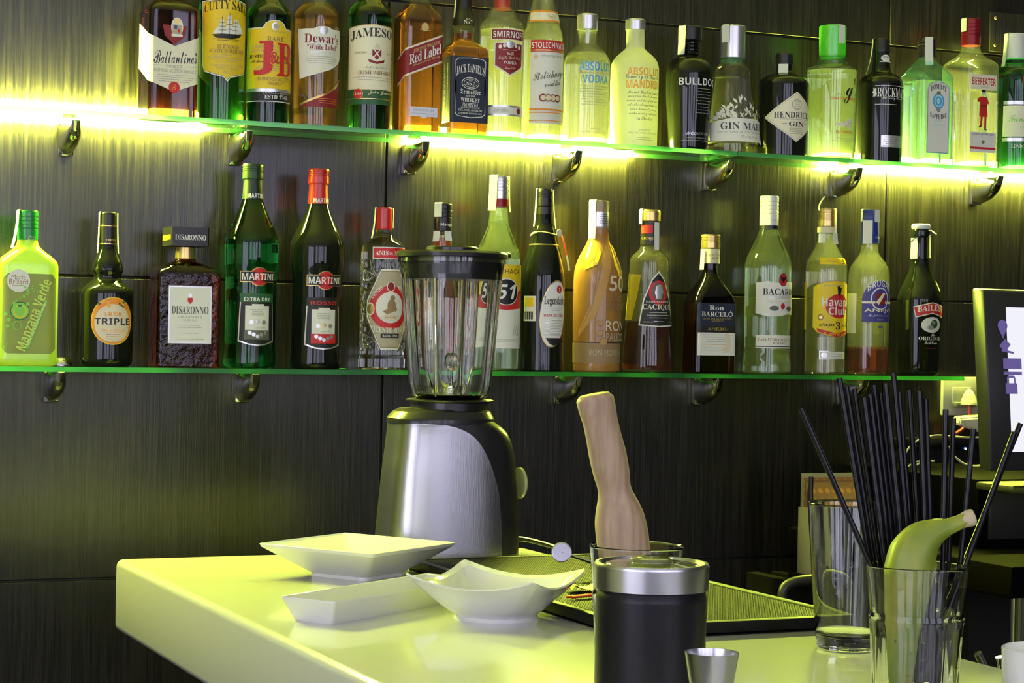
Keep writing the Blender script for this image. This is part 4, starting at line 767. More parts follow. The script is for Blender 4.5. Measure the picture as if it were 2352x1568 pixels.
b = lo('rum_bottle', 1893, 'pale rum bottle with a yellow label, red disc and a tax strip sticking up')
b.body(CLEAR2, [(b.yb, 47), (840, 47), (760, 47), (625, 48), (606, 46), (585, 36), (568, 26), (555, 21.5), (530, 20)], PALE, 598)
grooves(b, 'cap', CGLD, 479, 521, 21.5, 4); b.part('neck_wrap', CCRM, [(535, 21.8), (521, 21.6)])
b.label([('R', -40, 592, 40, 607, 'Y'), ('E', 20, 600, 9, 9, 'Y'), ('T', 'Añejo', -14, 600, 24, 6, 'T', 'n'), ('T', '3', 20, 600, 8, 11, 'K', 'B')], 'neck_label')
lb = lambda o: [(-58+o, 660), (-46, 652+o), (-24, 646+o), (0, 644+o), (24, 646+o), (46, 652+o), (58-o, 660), (58-o, 752), (46, 764-o), (24, 772-o), (0, 775-o), (-24, 772-o), (-46, 764-o), (-58+o, 752)]
b.label([('P', lb(0), 'T'), ('P', lb(1.2), 'Y'), ('E', 6, 703, 33, 28, 'R'), ('P', [(3, 678), (5, 664), (0, 658), (8, 656), (9, 662), (14, 658), (10, 668), (10, 678)], 'K'), ('T', 'Havana', 4, 694, 78, 19, 'W', 'N'), ('T', 'Club', 6, 714, 52, 18, 'W', 'N'), ('E', -38, 729, 7, 7, 'T'), ('E', -38, 729, 4, 4, 'G'), ('E', 44, 729, 7, 7, 'T'), ('T', 'AÑEJO', -24, 746, 36, 8, 'K', 'B'), ('T', '3', 4, 748, 13, 17, 'K', 'B'), ('T', 'AÑOS', 30, 746, 32, 8, 'K', 'B'), ('P', [(-46, 754), (0, 766), (50, 754), (48, 762), (0, 774), (-44, 762)], 'R'), ('T', 'EL RON DE CUBA', 2, 765, 62, 5, 'Y', 'B', dict(arch=-3)), ('L', -34, 655, 34, 1, 3, 'M')])
b.label([('R', -40, 806, 32, 826, 'S'), ('R', -38, 808, 30, 824, 'F'), ('E', -28, 816, 7, 6, 'S'), ('L', -16, 813, 28, 2, 5, 'L')], 'lower_label'); b.label([('R', -140, 648, -82, 758, 'Y')], 'back_label')
ribbon(b.root, [(-.012, -.014, b.z(478)), (-.024, -.013, b.z(486)), (-.0235, -.012, b.z(470)), (-.013, -.011, b.z(452))], .0055, mat('stamp_paper'), 'tax_stamp'); b.seal(60, 479, 540, 10, 22, 1, over=False); b.seal(-25, 536, 556, 18, 22.5, 1, over=False); b.seal(52, 534, 558, 18, 23, 3, over=False)
b = lo('rum_bottle', 1992, 'nearly empty rum bottle with a blue arched label and dark blue cap')
b.body(CLEAR2, [(b.yb, 46), (840, 47), (640, 48), (622, 46), (604, 38), (590, 27), (578, 21), (560, 20), (510, 20)], RUMR, 795)
grooves(b, 'cap', CBLU, 482, 508, 19, 3); b.part('neck_wrap', CBLU, [(558, 21.5), (508, 20.6)]); b.label([('T', 'Brugal', 12, 545, 24, 8, 'S', 'S')], 'neck_label', pr=b.prof([(558, 21.9), (508, 21)]))
b.label([('P', [(-44, 740), (-44, 686), (-38, 668), (-26, 654), (-12, 647), (0, 645), (12, 647), (26, 654), (38, 668), (44, 686), (44, 740)], 'V'), ('E', 0, 686, 24, 26, 'F'), ('E', 0, 686, 21, 23, 'V'), ('R', -44, 692, 44, 697, 'C'), ('T', 'BRUGAL', 0, 662, 62, 16, 'W', 'N', dict(arch=12)), ('R', -13, 672, 13, 700, 'D'), ('P', [(-12, 694), (6, 672), (13, 674), (-5, 700)], 'C'), ('T', 'AÑEJO', 0, 713, 76, 12, 'C', 'n2'), ('T', 'SUPERIOR', 0, 725, 54, 4, 'S', 'n'), ('T', 'RON', 0, 734, 16, 4, 'S', 'n'), ('R', -6, 749, 6, 753, 'V')])
b.label([('R', -110, 674, -58, 766, 'C')], 'back_label'); b.seal(-65, 482, 506, 10, 20); b.seal(50, 481, 508, 18, 20, 0, over=False); b.seal(-12, 506, 558, 22, 22.6, 1, over=False)
b = lo('cream_liqueur_bottle', 2109, 'black liqueur bottle with a white stopper and red banner label, last on the lower shelf')
b.body(BLACKG, [(b.yb, 44), (845, 46), (790, 48), (720, 51), (690, 51.5), (672, 47), (650, 38), (628, 28), (608, 22), (590, 20), (560, 19), (544, 18)])
b.part('neck_ring', BLACKG, [(546, 20), (542, 21), (530, 21), (526, 18)]); b.part('stopper', CWHT, [(526, 20), (523, 21.5), (517, 21.5), (514, 19)])
b.label([('P', [(-46, 704), (0, 694), (46, 704), (40, 730), (0, 720), (-40, 730)], 'C'), ('P', [(-44, 706), (0, 696), (44, 706), (39, 727), (0, 718), (-39, 727)], 'R'), ('T', 'BAILEYS', 0, 711, 72, 14, 'C', 'B', dict(arch=4)), ('E', 0, 746, 27, 18, 'F'), ('E', 6, 744, 10, 10, 'E'), ('E', -4, 752, 8, 6, 'S'), ('E', 4, 741, 5, 4, 'S'), ('T', 'The', 4, 769, 12, 6, 'F', 'S'), ('T', 'ORIGINAL', 0, 777, 62, 8, 'F', 'B'), ('T', 'Irish Cream', 0, 787, 34, 7, 'F', 'S'), ('L', -20, 800, 20, 1, 4, 'D')])
b.label([('E', 34, 650, 8, 7, 'P'), ('E', 36, 660, 9, 8, 'P'), ('E', 34, 650, 4, 3.4, 'T'), ('E', 36, 660, 5, 4, 'T')], 'shoulder_emblem')
b.seal(-40, 546, 592, 20, 21, 1, over=False); b.seal(70, 538, 590, 10, 21.5, 1, over=False)
ribbon(b.root, [(-.013, -.010, b.z(546)), (-.021, -.010, b.z(550)), (-.028, -.010, b.z(558))], .008, mat('stamp_paper'), 'stamp_flap')
ribbon(b.root, [(.015, -.010, b.z(528)), (.021, -.010, b.z(532)), (.026, -.010, b.z(536))], .007, mat('stamp_paper'), 'stamp_flap')
# ---------------------------------------------------------------- white bar counter
CORIAN = mat('white_solid_surface', (.62, .62, .62), .16, coat=.3)
CX0, CX1, CY0, CY1 = .597, 1.187, .55, 2.610
ct = empty('bar_counter', ((CX0+CX1)/2, (CY0+CY1)/2, 0), 'glossy white bar counter with a thick rounded edge in front of the bottles', 'counter')
hx, hy = (CX1-CX0)/2, (CY1-CY0)/2
bm = bmesh.new(); box(bm, -hx, hx, -hy, hy, Z_CNT-.094, Z_CNT, bev=.009, seg=4); finish('worktop', bm, CORIAN, ct, weld=0, ang=50)
bm = bmesh.new(); box(bm, -hx+.34, hx-.05, -hy+.1, hy-.30, 0, Z_CNT-.094); finish('pedestal', bm, mat('counter_dark_panel', (.02, .018, .016), .5), ct, weld=0)
PORC = mat('white_porcelain', (.80, .80, .77), .1, coat=.5)

def grid_obj(name, rows, m, parent=None, closed=True, thick=.003, cap0=True):
    bm = bmesh.new(); loft(bm, rows, cap0, False); bmesh.ops.recalc_face_normals(bm, faces=bm.faces)
    o = finish(name, bm, m, parent, ang=50)
    return o
def sq_ring(c, A, B, z, rnd, m=6, sag=None, scale=1.):
    """rounded square ring with half-diagonals A (right) and B (back); sag lowers the middle of the sides"""
    e1 = (A+B)/2; e2 = (B-A)/2; pts = []     # half edge vectors
    L = e1.length*2*scale; r = rnd; h = e1.length*scale; n = 8
    u1, u2 = e1.normalized(), e2.normalized(); P2 = []
    for k, (sx, sy) in enumerate(((1, -1), (1, 1), (-1, 1), (-1, -1))):
        for i in range(m+1):
            t = math.radians(-90+90*k+90*i/m); P2.append((sx*(h-r)+r*math.cos(t), sy*(h-r)+r*math.sin(t)))
        nx = ((1, 1), (-1, 1), (-1, -1), (1, -1))[k]; t = math.radians(90*k)
        p0 = (sx*(h-r)+r*math.cos(t), sy*(h-r)+r*math.sin(t)); p1 = (nx[0]*(h-r)+r*math.cos(t), nx[1]*(h-r)+r*math.sin(t))
        for i in range(1, n): P2.append((p0[0]+(p1[0]-p0[0])*i/n, p0[1]+(p1[1]-p0[1])*i/n))
    for x, y in P2:
        zz = z
        if sag:
            q = min(abs(x), abs(y))/h; zz = z - sag*(1-q**2)
        p = c + u1*x + u2*y; pts.append(Vector((p.x, p.y, zz)))
    return pts
V2 = lambda x, y: Vector((x, y, 0))
def square_bowl():
    c = V2(.844, 2.358); A, B = V2(.1195, -.0215), V2(.0290, .122)
    e = empty('square_bowl', (c.x, c.y, Z_CNT), 'white square bowl with straight flared sides, at the back left of the counter', 'bowl', 'white porcelain dishes')
    o = V2(0, 0); R = lambda z, s, r, **k: sq_ring(o, A, B, z, r, scale=s, **k)
    rows = [R(0, .50, .012), R(.004, .50, .012), R(.0055, .53, .012), R(.036, .985, .006), R(.040, 1.0, .005), R(.0405, .985, .005), R(.0385, .965, .006), R(.010, .55, .012), R(.008, .45, .012), R(.008, .05, .002)]
    bm = bmesh.new(); loft(bm, rows, True, True); finish('dish', bm, PORC, e, ang=60)
square_bowl()
def tray_dish():
    d, n = Vector((.83, .56, 0)).normalized(), Vector((.56, -.83, 0)).normalized(); p0 = V2(.632, 2.006); L, Wd = .27, .072
    c = p0 + d*L/2 + n*Wd/2
    e = empty('serving_tray', (c.x, c.y, Z_CNT), 'long narrow white porcelain tray lying under the rim of the curved bowl', 'tray', 'white porcelain dishes', rz=math.atan2(d.y, d.x))
    R = lambda z, s, r: ring(L/2-s, Wd/2-s, r, z, 5)
    rows = [R(0, .011, .004), R(.024, .0008, .004), R(.0255, .0015, .003), R(.0250, .003, .003), R(.008, .010, .004), R(.007, .013, .003), R(.007, .030, .002)]
    bm = bmesh.new(); loft(bm, rows, True, True); finish('dish', bm, PORC, e, ang=60)
tray_dish()
def curved_bowl():
    c = V2(.860, 1.962); A, B = V2(.1095, -.012), V2(.004, .117)
    e = empty('curved_bowl', (c.x, c.y, Z_CNT), 'white curved square bowl with four raised pointed corners, at the counter middle', 'bowl', 'white porcelain dishes')
    o = V2(0, 0); rows = []
    foot = [ (0, .044), (.005, .042)]
    N = len(sq_ring(o, A, B, 0, .01))
    base = sq_ring(o, A, B, 0, .010)
    def blend(z, s, t, sag, rnd=.010, fr=.046):
        q = sq_ring(o, A, B, z, rnd, scale=s, sag=sag); out = []
        for p in q:
            a = math.atan2(p.y, p.x); cpt = Vector((fr*math.cos(a), fr*math.sin(a), p.z)); out.append(cpt.lerp(p, t))
        return out
    rows += [blend(0, .4, 0, 0, fr=.046), blend(.004, .4, 0, 0, fr=.044)]
    for i in range(1, 9):
        t = i/8; s = .40 + .60*t**.85; rows.append(blend(.004 + .046*t**1.22, s, min(1, .25+t*.95), .013*t*t, rnd=.012, fr=.046+.05*t))
    rows.append(blend(.0515, .985, 1, .013)); rows.append(blend(.0505, .965, 1, .013))
    for i in range(7, 0, -1):
        t = i/8; s = (.40 + .60*t**.85)*.955; rows.append(blend(.0065 + .046*t**1.22, s, min(1, .25+t*.95), .013*t*t, rnd=.012, fr=.043+.05*t))
    rows.append(blend(.0062, .2, 0, 0, fr=.02))
    bm = bmesh.new(); loft(bm, rows, True, True); finish('dish', bm, PORC, e, ang=60)
    bm = bmesh.new(); P = Vector((.018, -.074, .021))
    for dx, dz, r in ((0, 0, .0011), (.0015, .0008, .0009), (.0006, -.0016, .001), (-.001, .0012, .0006)):
        bmesh.ops.create_uvsphere(bm, u_segments=6, v_segments=4, radius=r, matrix=Matrix.Translation((dx, 0, dz)))
    return e
curved_bowl()

# ---------------------------------------------------------------- rubber bar mat
def bar_mat():
    x0, x1, y0, y1, t = .925, 1.192, 1.775, 2.392, .0145
    e = empty('bar_mat', ((x0+x1)/2, (y0+y1)/2, Z_CNT), 'black rubber bar mat with a raised studded grid, on the white counter', 'bar mat')
    a, b = (x1-x0)/2, (y1-y0)/2; RUB = mat('black_rubber', (.005, .005, .0055), .5, spec=.16)
    bm = bmesh.new(); w = .011
    box(bm, -a, a, -b, b, 0, .004, bev=.001)
    for s in ((-a, a, -b, -b+w, 0, t), (-a, a, b-w, b, 0, t), (-a, -a+w, -b+w, b-w, 0, t), (a-w, a, -b+w, b-w, 0, t)): box(bm, *s, bev=.0015)
    finish('rim', bm, RUB, e, weld=0)
    # honeycomb of raised rings: one piece of moulded rubber
    bm = bmesh.new(); p = .0064; j = 0; y = -b+w+.0035
    while y < b-w-.004:
        x = -a+w+.0035 + (p/2 if j % 2 else 0)
        while x < a-w-.004:
            n = 7; R0 = [(x+.0028*math.cos(6.2832*i/n), y+.0028*math.sin(6.2832*i/n)) for i in range(n)]; R1 = [(x+.0016*math.cos(6.2832*i/n), y+.0016*math.sin(6.2832*i/n)) for i in range(n)]
            A = [bm.verts.new((*q, .004)) for q in R0]; B = [bm.verts.new((*q, t-.001)) for q in R0]; Cc = [bm.verts.new((*q, t-.001)) for q in R1]; D = [bm.verts.new((*q, .0045)) for q in R1]
            for i in range(n):
                k = (i+1) % n
                bm.faces.new((A[i], A[k], B[k], B[i])); bm.faces.new((B[i], B[k], Cc[k], Cc[i])); bm.faces.new((Cc[i], Cc[k], D[k], D[i]))
            x += p
        y += p*.866; j += 1
    o = finish('studded_grid', bm, RUB, e, weld=0); o['kind'] = 'stuff'
bar_mat()

# ---------------------------------------------------------------- blender
def blender():
    cx, cyy = 1.034, 2.530; e = empty('blender', (cx, cyy, Z_CNT), 'brushed steel and black blender with a ribbed glass jar, on the counter', 'blender')
    k = .598e-3
    zof = lambda y: at_y(1035, y, cyy-.0).z - Z_CNT
    xof = lambda x, y: (at_y(x, y, cyy).x - cx)
    cosv = math.cos(math.atan2(cx, cyy))
    # body: side outline in photo px (left edge, black/steel boundary, right edge)
    L = [(1290, 876, 1159, 1190), (1230, 880, 1158, 1189.5), (1150, 886, 1153, 1187), (1090, 891, 1138, 1182), (1040, 897, 1116, 1174), (1010, 900, 1092, 1163), (992, 902, 1060, 1147), (982, 903, 1020, 1132), (977, 904, 990, 1125)]
    z_base = zof(1289)
    steel, black = [], []; n1, n2 = 40, 24
    xs = [-r[0] for r in L]
    Q = []
    for i in range(46):
        y = 1290 + (977-1290)*i/45
        Lf, Bd, Rt = pchip([-r[0] for r in L], [[r[j] for r in L] for j in (1, 2, 3)], -y); Q.append((y, Lf, Bd, Rt))
    for y, Lf, Bd, Rt in Q:
        z = max(zof(y)-z_base, 0); w = (Rt-Lf)*k/2; c = ((Rt+Lf)/2-1035)*k + .0; hy_ = .066*(.80+.20*(1290-y)/-313+.2); hy_ = .064 - .010*(1290-y)/313
        hxx = w/cosv*.96; cr = .045
        bx = (Bd-(Rt+Lf)/2)*k/cosv - .024
        # closed outline sampled by angle, boundary at x = bx
        def pt(t):   # superellipse
            ct_, st_ = math.cos(t), math.sin(t); pw = .62
            return (math.copysign(abs(ct_)**pw, ct_)*hxx, math.copysign(abs(st_)**pw, st_)*hy_)
        q = max(-.999, min(.999, bx/hxx)); tb = math.acos(math.copysign(abs(q)**(1/.62), q))
        steel.append([Vector((pt(t)[0]+c/cosv, pt(t)[1], z)) for t in [tb+(2*math.pi-2*tb)*i/n1 for i in range(n1+1)]])
        black.append([Vector((pt(t)[0]*1.0+c/cosv, pt(t)[1], z)) for t in [-tb+2*tb*i/n2 for i in range(n2+1)]])
    bm = bmesh.new(); loft(bm, steel, False, False, closed=False)
    finish('steel_shell', bm, mat('brushed_steel', (.40, .40, .40), .27, 1., bump=.05, bscale=60, bstretch=(14, 14, .05)), e, ang=60)
    BP = mat('black_plastic', (.010, .010, .012), .3, coat=.2)
    bm = bmesh.new(); loft(bm, black, False, False, closed=False); finish('black_front', bm, BP, e, ang=60)
    # dark trim ring under the collar, foot and collar
    zt = steel[-1][0].z
    cxx = ((1125+904)/2-1035)*k/cosv
    bm = bmesh.new()
    hx0 = (1125-904)*k/2/cosv*.97
    S2 = lambda a, b, z, c: [Vector((c+math.copysign(abs(math.cos(t))**.75, math.cos(t))*a, math.copysign(abs(math.sin(t))**.75, math.sin(t))*b, z)) for t in [2*math.pi*i/48 for i in range(48)]]
    loft(bm, [S2(hx0+.003, .0565, zt-.003, cxx), S2(hx0+.003, .0565, zt+.003, cxx), S2(hx0-.004, .053, zt+.012, cxx+.002), S2(hx0-.012, .050, zt+.016, cxx+.003)]); finish('shoulder_cap', bm, BP, e)
    bm = bmesh.new(); lathe(bm, [(zt+.014, .053), (zt+.024, .053), (zt+.026, .060), (zt+.0275, .0605), (zt+.0285, .058)], 48); o = finish('collar', bm, BP, e)
    bm = bmesh.new(); loft(bm, [ring(.094, .062, .045, 0, 8, .001), ring(.094, .062, .045, .006, 8, .001)]); finish('foot', bm, BP, e)
    # knob on the right
    bm = bmesh.new(); lathe(bm, [(0, .0215), (.0035, .0215), (.0055, .0195), (.0062, .014)], 30); o = finish('knob', bm, mat('clear_yellow_knob', (.9, .9, .6), .08, trans=.7), e); o.rotation_euler = (0, math.pi/2, 0); o.location = (xof(1184, 1112)/1.0-.001, -.012, zof(1122)-z_base)
    # jar of fluted glass
    zj0 = zt+.0285; zj1 = zof(606)-z_base; hgt = zj1-zj0
    def fl(R, z, amp, n=144):
        o = []
        for i in range(n):
            t = 2*math.pi*i/n; d = ((t-.35) % (math.pi/4)) - math.pi/8
            r = R - amp*math.exp(-(d/.10)**2); o.append(Vector((r*math.cos(t), r*math.sin(t), z)))
        return o
    JG = mat('jar_glass', (.98, 1., .95), .0, trans=1., ior=1.45)
    out = [(0, .045), (.006, .053), (.02, .0565), (.10, .0635), (.15, .0675), (.17, .0690), (.182, .0712), (.195, .0725), (hgt-.006, .0735), (hgt, .0735)]
    rows = [fl(R, zj0+z, .0016 if .004 < z < .175 else 0.) for z, R in out]
    rows.append(fl(.0705, zj0+hgt, 0))
    for z, R in out[::-1][1:-1]: rows.append(fl(R-.0040, zj0+max(z, .008), .0075 if .004 < z < .175 else 0.))
    rows.append(fl(.02, zj0+.008, 0))
    bm = bmesh.new(); loft(bm, rows, True, True); jar = finish('jar', bm, JG, e, ang=70)
    # lid
    bm = bmesh.new(); lathe(bm, [(zj1-.029, .058), (zj1-.029, .0675), (zj1-.002, .0690), (zj1+.001, .0760), (zj1+.006, .0765), (zj1+.009, .073), (zj1+.010, .045), (zj1+.0105, .036)], 56); lid = finish('lid', bm, BP, e)
    bm = bmesh.new(); lathe(bm, [(zj1+.009, .036), (zj1+.014, .036), (zj1+.016, .033), (zj1+.0165, .02)], 40); finish('filler_cap', bm, BP, lid)
    bm = bmesh.new(); tube(bm, smooth_path([(.066, -.012, zj1+.006), (.080, -.008, zj1+.007), (.083, 0, zj1+.0065), (.080, .008, zj1+.007), (.066, .012, zj1+.006)]), .0035, 8); finish('lid_tab', bm, BP, lid)
    # round boss and blades inside
    bm = bmesh.new(); lathe(bm, [(0, .0125), (.004, .0120), (.0055, .0085), (.0045, .006), (.004, .002)], 24); o = finish('jar_boss', bm, JG, e); o.rotation_euler = (math.pi/2, 0, .35); o.location = (.0*0-.022, -.0545, zj0+.052)
    ST = mat('blade_steel', (.75, .75, .72), .18, 1.)
    for a in (0.2, math.pi+.1, 1.7, 4.6):
        bm = bmesh.new(); d = Vector((math.cos(a), math.sin(a), 0)); t = Vector((-d.y, d.x, 0)); up_ = 1 if a in (.2, math.pi+.1) else .35
        P = [d*.004+Vector((0, 0, zj0+.014)), d*.014+Vector((0, 0, zj0+.018)), d*.034+Vector((0, 0, zj0+.018+.026*up_))]; ws = (.005, .005, .0012)
        A = [bm.verts.new(p-t*w) for p, w in zip(P, ws)]; B = [bm.verts.new(p+t*w) for p, w in zip(P, ws)]
        for i in range(2): bm.faces.new((A[i], B[i], B[i+1], A[i+1]))
        bmesh.ops.solidify(bm, geom=bm.faces[:], thickness=.0012); finish('blade', bm, ST, e, smooth=False)
    bm = bmesh.new(); lathe(bm, [(zj0+.0085, .010), (zj0+.014, .009), (zj0+.018, .006), (zj0+.022, .003)], 20); finish('blade_hub', bm, ST, e)
blender()
# power cord of the blender curving behind the mat
bm = bmesh.new(); c0 = at_z(1192, 1262, Z_CNT+.004)
tube(bm, smooth_path([(1.135, 2.545, Z_CNT+.018), (1.150, 2.535, Z_CNT+.020), (1.172, 2.49, Z_CNT+.014), (1.183, 2.44, Z_CNT+.004), (1.180, 2.42, Z_CNT+.0035), (1.150, 2.409, Z_CNT+.0035), (1.10, 2.407, Z_CNT+.0035)]), .0033, 8)
tag(finish('mains_lead', bm, mat('black_cable', (.01, .01, .01), .3), weld=0), 'black cable curving over the counter to the right of the blender foot', 'cable')

# bar spoon lying on the mat: disc end up, twisted stem running behind the tumbler
sp = at_d(1290, 1268, proj(Vector((1.09, 2.12, 1.13)))[2]); STEEL = mat('polished_steel', (.68, .68, .70), .16, 1.)
e = empty('bar_spoon', sp, 'twisted steel bar spoon with a flat disc end, lying on the mat', 'spoon')
end = at_z(1440, 1318, Z_CNT+.018) - sp; dirv = end.normalized()
bm = bmesh.new(); pts = [dirv*(end.length*i/40) for i in range(41)]; tube(bm, pts, [.0019+.0005*(i % 2) for i in range(41)], 6); finish('stem', bm, STEEL, e, weld=0)
bm = bmesh.new(); lathe(bm, [(-.001, .0115), (.0006, .0122), (.0012, .0114), (.0013, .002)], 28); o = finish('disc', bm, mat('satin_steel', (.40, .40, .44), .34, 1.), e); o.rotation_euler = Vector((-.50, -.84, .20)).to_track_quat('Z', 'Y').to_euler()
# small orange wrapper and red stir sticks on the mat
p = at_z(1342, 1353, Z_CNT+.016)
e = empty('sugar_sachet', p, 'small crumpled orange and yellow paper sachet on the mat beside the curved bowl', 'sachet')
bm = bmesh.new(); n = 9
V = [[bm.verts.new((-.022+.044*i/n, -.013+.026*j/5, .001+.004*random.random()+.0025*math.sin(i))) for j in range(6)] for i in range(n+1)]
for i in range(n):
    for j in range(5): bm.faces.new((V[i][j], V[i+1][j], V[i+1][j+1], V[i][j+1]))
bmesh.ops.solidify(bm, geom=bm.faces[:], thickness=.0008); finish('wrapper', bm, mat('orange_paper', (.80, .42, .04), .5), e)
p = at_z(1335, 1371, Z_CNT+.0155)
for i in range(2):
    bm = bmesh.new(); q = p + Vector((0, -.0055*i, .0013)); tube(bm, [q+Vector((-.020+.004*i, -.004, 0)), q+Vector((.017+.003*i, .008, 0))], .0014, 7)
    tag(finish('stir_stick', bm, mat('red_plastic', (.60, .05, .02), .4), weld=0), 'short red stir stick on the mat in front of the orange sachet', 'stirrer', 'red stir sticks on the mat')

# ---------------------------------------------------------------- glassware
TG = mat('tumbler_glass', (.985, 1., .985), 0., trans=1., ior=1.45)
def tumbler_mesh():
    """rocks glass: smooth upper wall, ledge, fluted lower half, thick base"""
    H_, R1, R0 = .118, .042, .0335; n = 60
    def rg(R, z, amp=0.): return [Vector(((R+amp*(abs(math.cos(5*t))**.5-.7))*math.cos(t), (R+amp*(abs(math.cos(5*t))**.5-.7))*math.sin(t), z)) for t in [2*math.pi*i/n for i in range(n)]]
    rows = [rg(R0-.003, 0), rg(R0, .003, .001), rg(.0352, .02, .0016), rg(.0372, .060, .0018), rg(.0382, .069, .0012), rg(.0392, .0725), rg(.0391, .076), rg(.0380, .0785), rg(.0400, .100), rg(R1, H_-.001), rg(R1-.0006, H_), rg(R1-.0016, H_-.001),
            rg(.0372, .080), rg(.0345, .05), rg(.0315, .016), rg(.0290, .0125), rg(.012, .0115)]
    bm = bmesh.new(); loft(bm, rows, True, True); return bm
def tumbler(P, label):
    e = empty('tumbler', (P.x, P.y, Z_CNT), label, 'glass', 'rocks tumblers on the counter')
    return e
P1 = at_d(1463, 1238, 1.775); P2 = at_d(2107, 1291, 1.66)
t1 = tumbler(P1, 'clear tumbler holding the wooden muddler, behind the black shaker'); o = finish('glass_body', tumbler_mesh(), TG, t1, ang=60)
t2 = tumbler(P2, 'clear tumbler holding a banana and black straws'); c = o.copy(); COL.objects.link(c); c.parent = t2
PP = at_z(1945, 1488, Z_CNT)
e = empty('pint_glass', PP, 'tall tapered clear pint glass standing on the counter right of the mat', 'glass')
k = proj(PP)[2]/F; bm = bmesh.new(); R1, R0 = 97*k*.985, 69*k; hp = (at_y(1950, 1154, PP.y).z - Z_CNT)
lathe(bm, [(0, R0-.002), (.002, R0), (hp*.08, R0+.0015), (hp-.001, R1), (hp, R1-.0006), (hp-.001, R1-.0016), (hp*.12, R0-.0006), (.014, R0-.003), (.0125, R0-.009), (.0120, .004)], 64); finish('glass_body', bm, TG, e, ang=60)

# wooden muddler leaning in the tumbler
top, bot = at_d(1364, 906, 1.765), None
bot = Vector((P1.x+.008, P1.y+.004, Z_CNT+.020)); ax = (bot-top); Lm = ax.length; ax.normalize()
bm = bmesh.new(); kk = 1.77/F
Pm = [(0, 36), (3, 41), (10, 44), (28, 44), (67, 41), (105, 42), (140, 44), (180, 43), (221, 39), (240, 43), (265, 52), (300, 60), (340, 62), (380, 61), (470, 58), (560, 54), (600, 50), (612, 44)]
s = Lm/(612*kk); rings = []
a = ax.cross(Vector((0, 1, 0))).normalized(); b_ = ax.cross(a)
Dm = [p[0] for p in Pm]
for i in range(62):
    d = 612*i/61; r = pchip(Dm, [[q[1] for q in Pm]], d)[0]*kk*.98
    sway = .0035*math.sin(d/150.)
    rings.append([ax*(d*kk*s) + a*(r*math.cos(t)+sway) + b_*(r*math.sin(t)) for t in [2*math.pi*j/28 for j in range(28)]])
e = empty('muddler', top, 'pale wooden muddler with a waisted handle, standing in a tumbler', 'muddler')
loft(bm, rings); bmesh.ops.recalc_face_normals(bm, faces=bm.faces)
mw = bpy.data.materials.new('beech_wood'); mw.use_nodes = True; nt = mw.node_tree; N = nt.nodes
tc = N.new('ShaderNodeTexCoord'); mp = N.new('ShaderNodeMapping'); mp.inputs['Scale'].default_value = (90, 90, 6); nz = N.new('ShaderNodeTexNoise'); nz.inputs['Scale'].default_value = 1.6; nz.inputs['Detail'].default_value = 4
rp = N.new('ShaderNodeValToRGB'); rp.color_ramp.elements[0].color = (.31, .20, .13, 1); rp.color_ramp.elements[1].color = (.44, .31, .21, 1); rp.color_ramp.elements[0].position = .35; rp.color_ramp.elements[1].position = .65
for u, v in ((tc.outputs['Object'], mp.inputs[0]), (mp.outputs[0], nz.inputs['Vector']), (nz.outputs['Fac'], rp.inputs[0]), (rp.outputs[0], N['Principled BSDF'].inputs['Base Color'])): nt.links.new(u, v)
N['Principled BSDF'].inputs['Roughness'].default_value = .55
finish('handle', bm, mw, e, ang=60)

# black canister with a steel band
Ps = at_d(1497, 1285, 1.55); k = 1.55/F; R = 131*k
e = empty('shaker_canister', (Ps.x, Ps.y, Z_CNT), 'black canister with a steel rim band and glossy lid, front of the counter', 'canister')
zt = at_y(1497, 1290, Ps.y).z - Z_CNT; zb = zt - 62*k
bm = bmesh.new(); lathe(bm, [(0, R-.004), (.003, R-.0015), (zb-.006, R-.0012), (zb-.003, R-.002), (zb, R-.003)], 64); finish('body', bm, mat('satin_black_lacquer', (.008, .008, .010), .34, spec=.3), e)
bm = bmesh.new(); lathe(bm, [(zb, R-.002), (zb+.001, R), (zt-.002, R+.0004), (zt, R-.0006), (zt, R-.003), (zt-.004, R-.0045)], 64, bottom=False, top=False); finish('steel_band', bm, mat('brushed_steel_band', (.52, .52, .52), .28, 1.), e)
bm = bmesh.new(); lathe(bm, [(zt-.005, R-.0045), (zt-.003, R-.006), (zt-.001, R*.80), (zt+.0008, R*.5), (zt+.0016, R*.2), (zt+.0017, .001)], 56); lid = finish('lid', bm, mat('lid_with_yellow_sheen', (.20, .21, .08), .05, coat=1., spec=.8), e)  # yellow-green reflection put into the lid colour
bm = bmesh.new(); lathe(bm, [(zt+.0012, .016), (zt+.0030, .0165), (zt+.0042, .014), (zt+.0045, .004)], 28); finish('lid_reflection_disc', bm, mat('lid_with_yellow_sheen'), lid)  # added low disc imitating a greenish reflection on the flat lid

# steel jigger
Pj = at_d(1635, 1497, 1.40); k = 1.40/F; R = 63*k; zj = Pj.z - Z_CNT
e = empty('jigger', (Pj.x, Pj.y, Z_CNT), 'small brushed steel jigger cup in front of the black canister', 'jigger')
bm = bmesh.new(); lathe(bm, [(0, R*.86), (.001, R*.88), (zj*.42, R*.42), (zj*.47, R*.40), (zj*.52, R*.55), (zj*.75, R*.82), (zj, R), (zj, R-.0009), (zj*.75, R*.82-.0012), (zj*.56, R*.52), (zj*.55, .001)], 44); finish('cup', bm, mat('brushed_steel_cup', (.45, .45, .46), .25, 1.), e, ang=45)

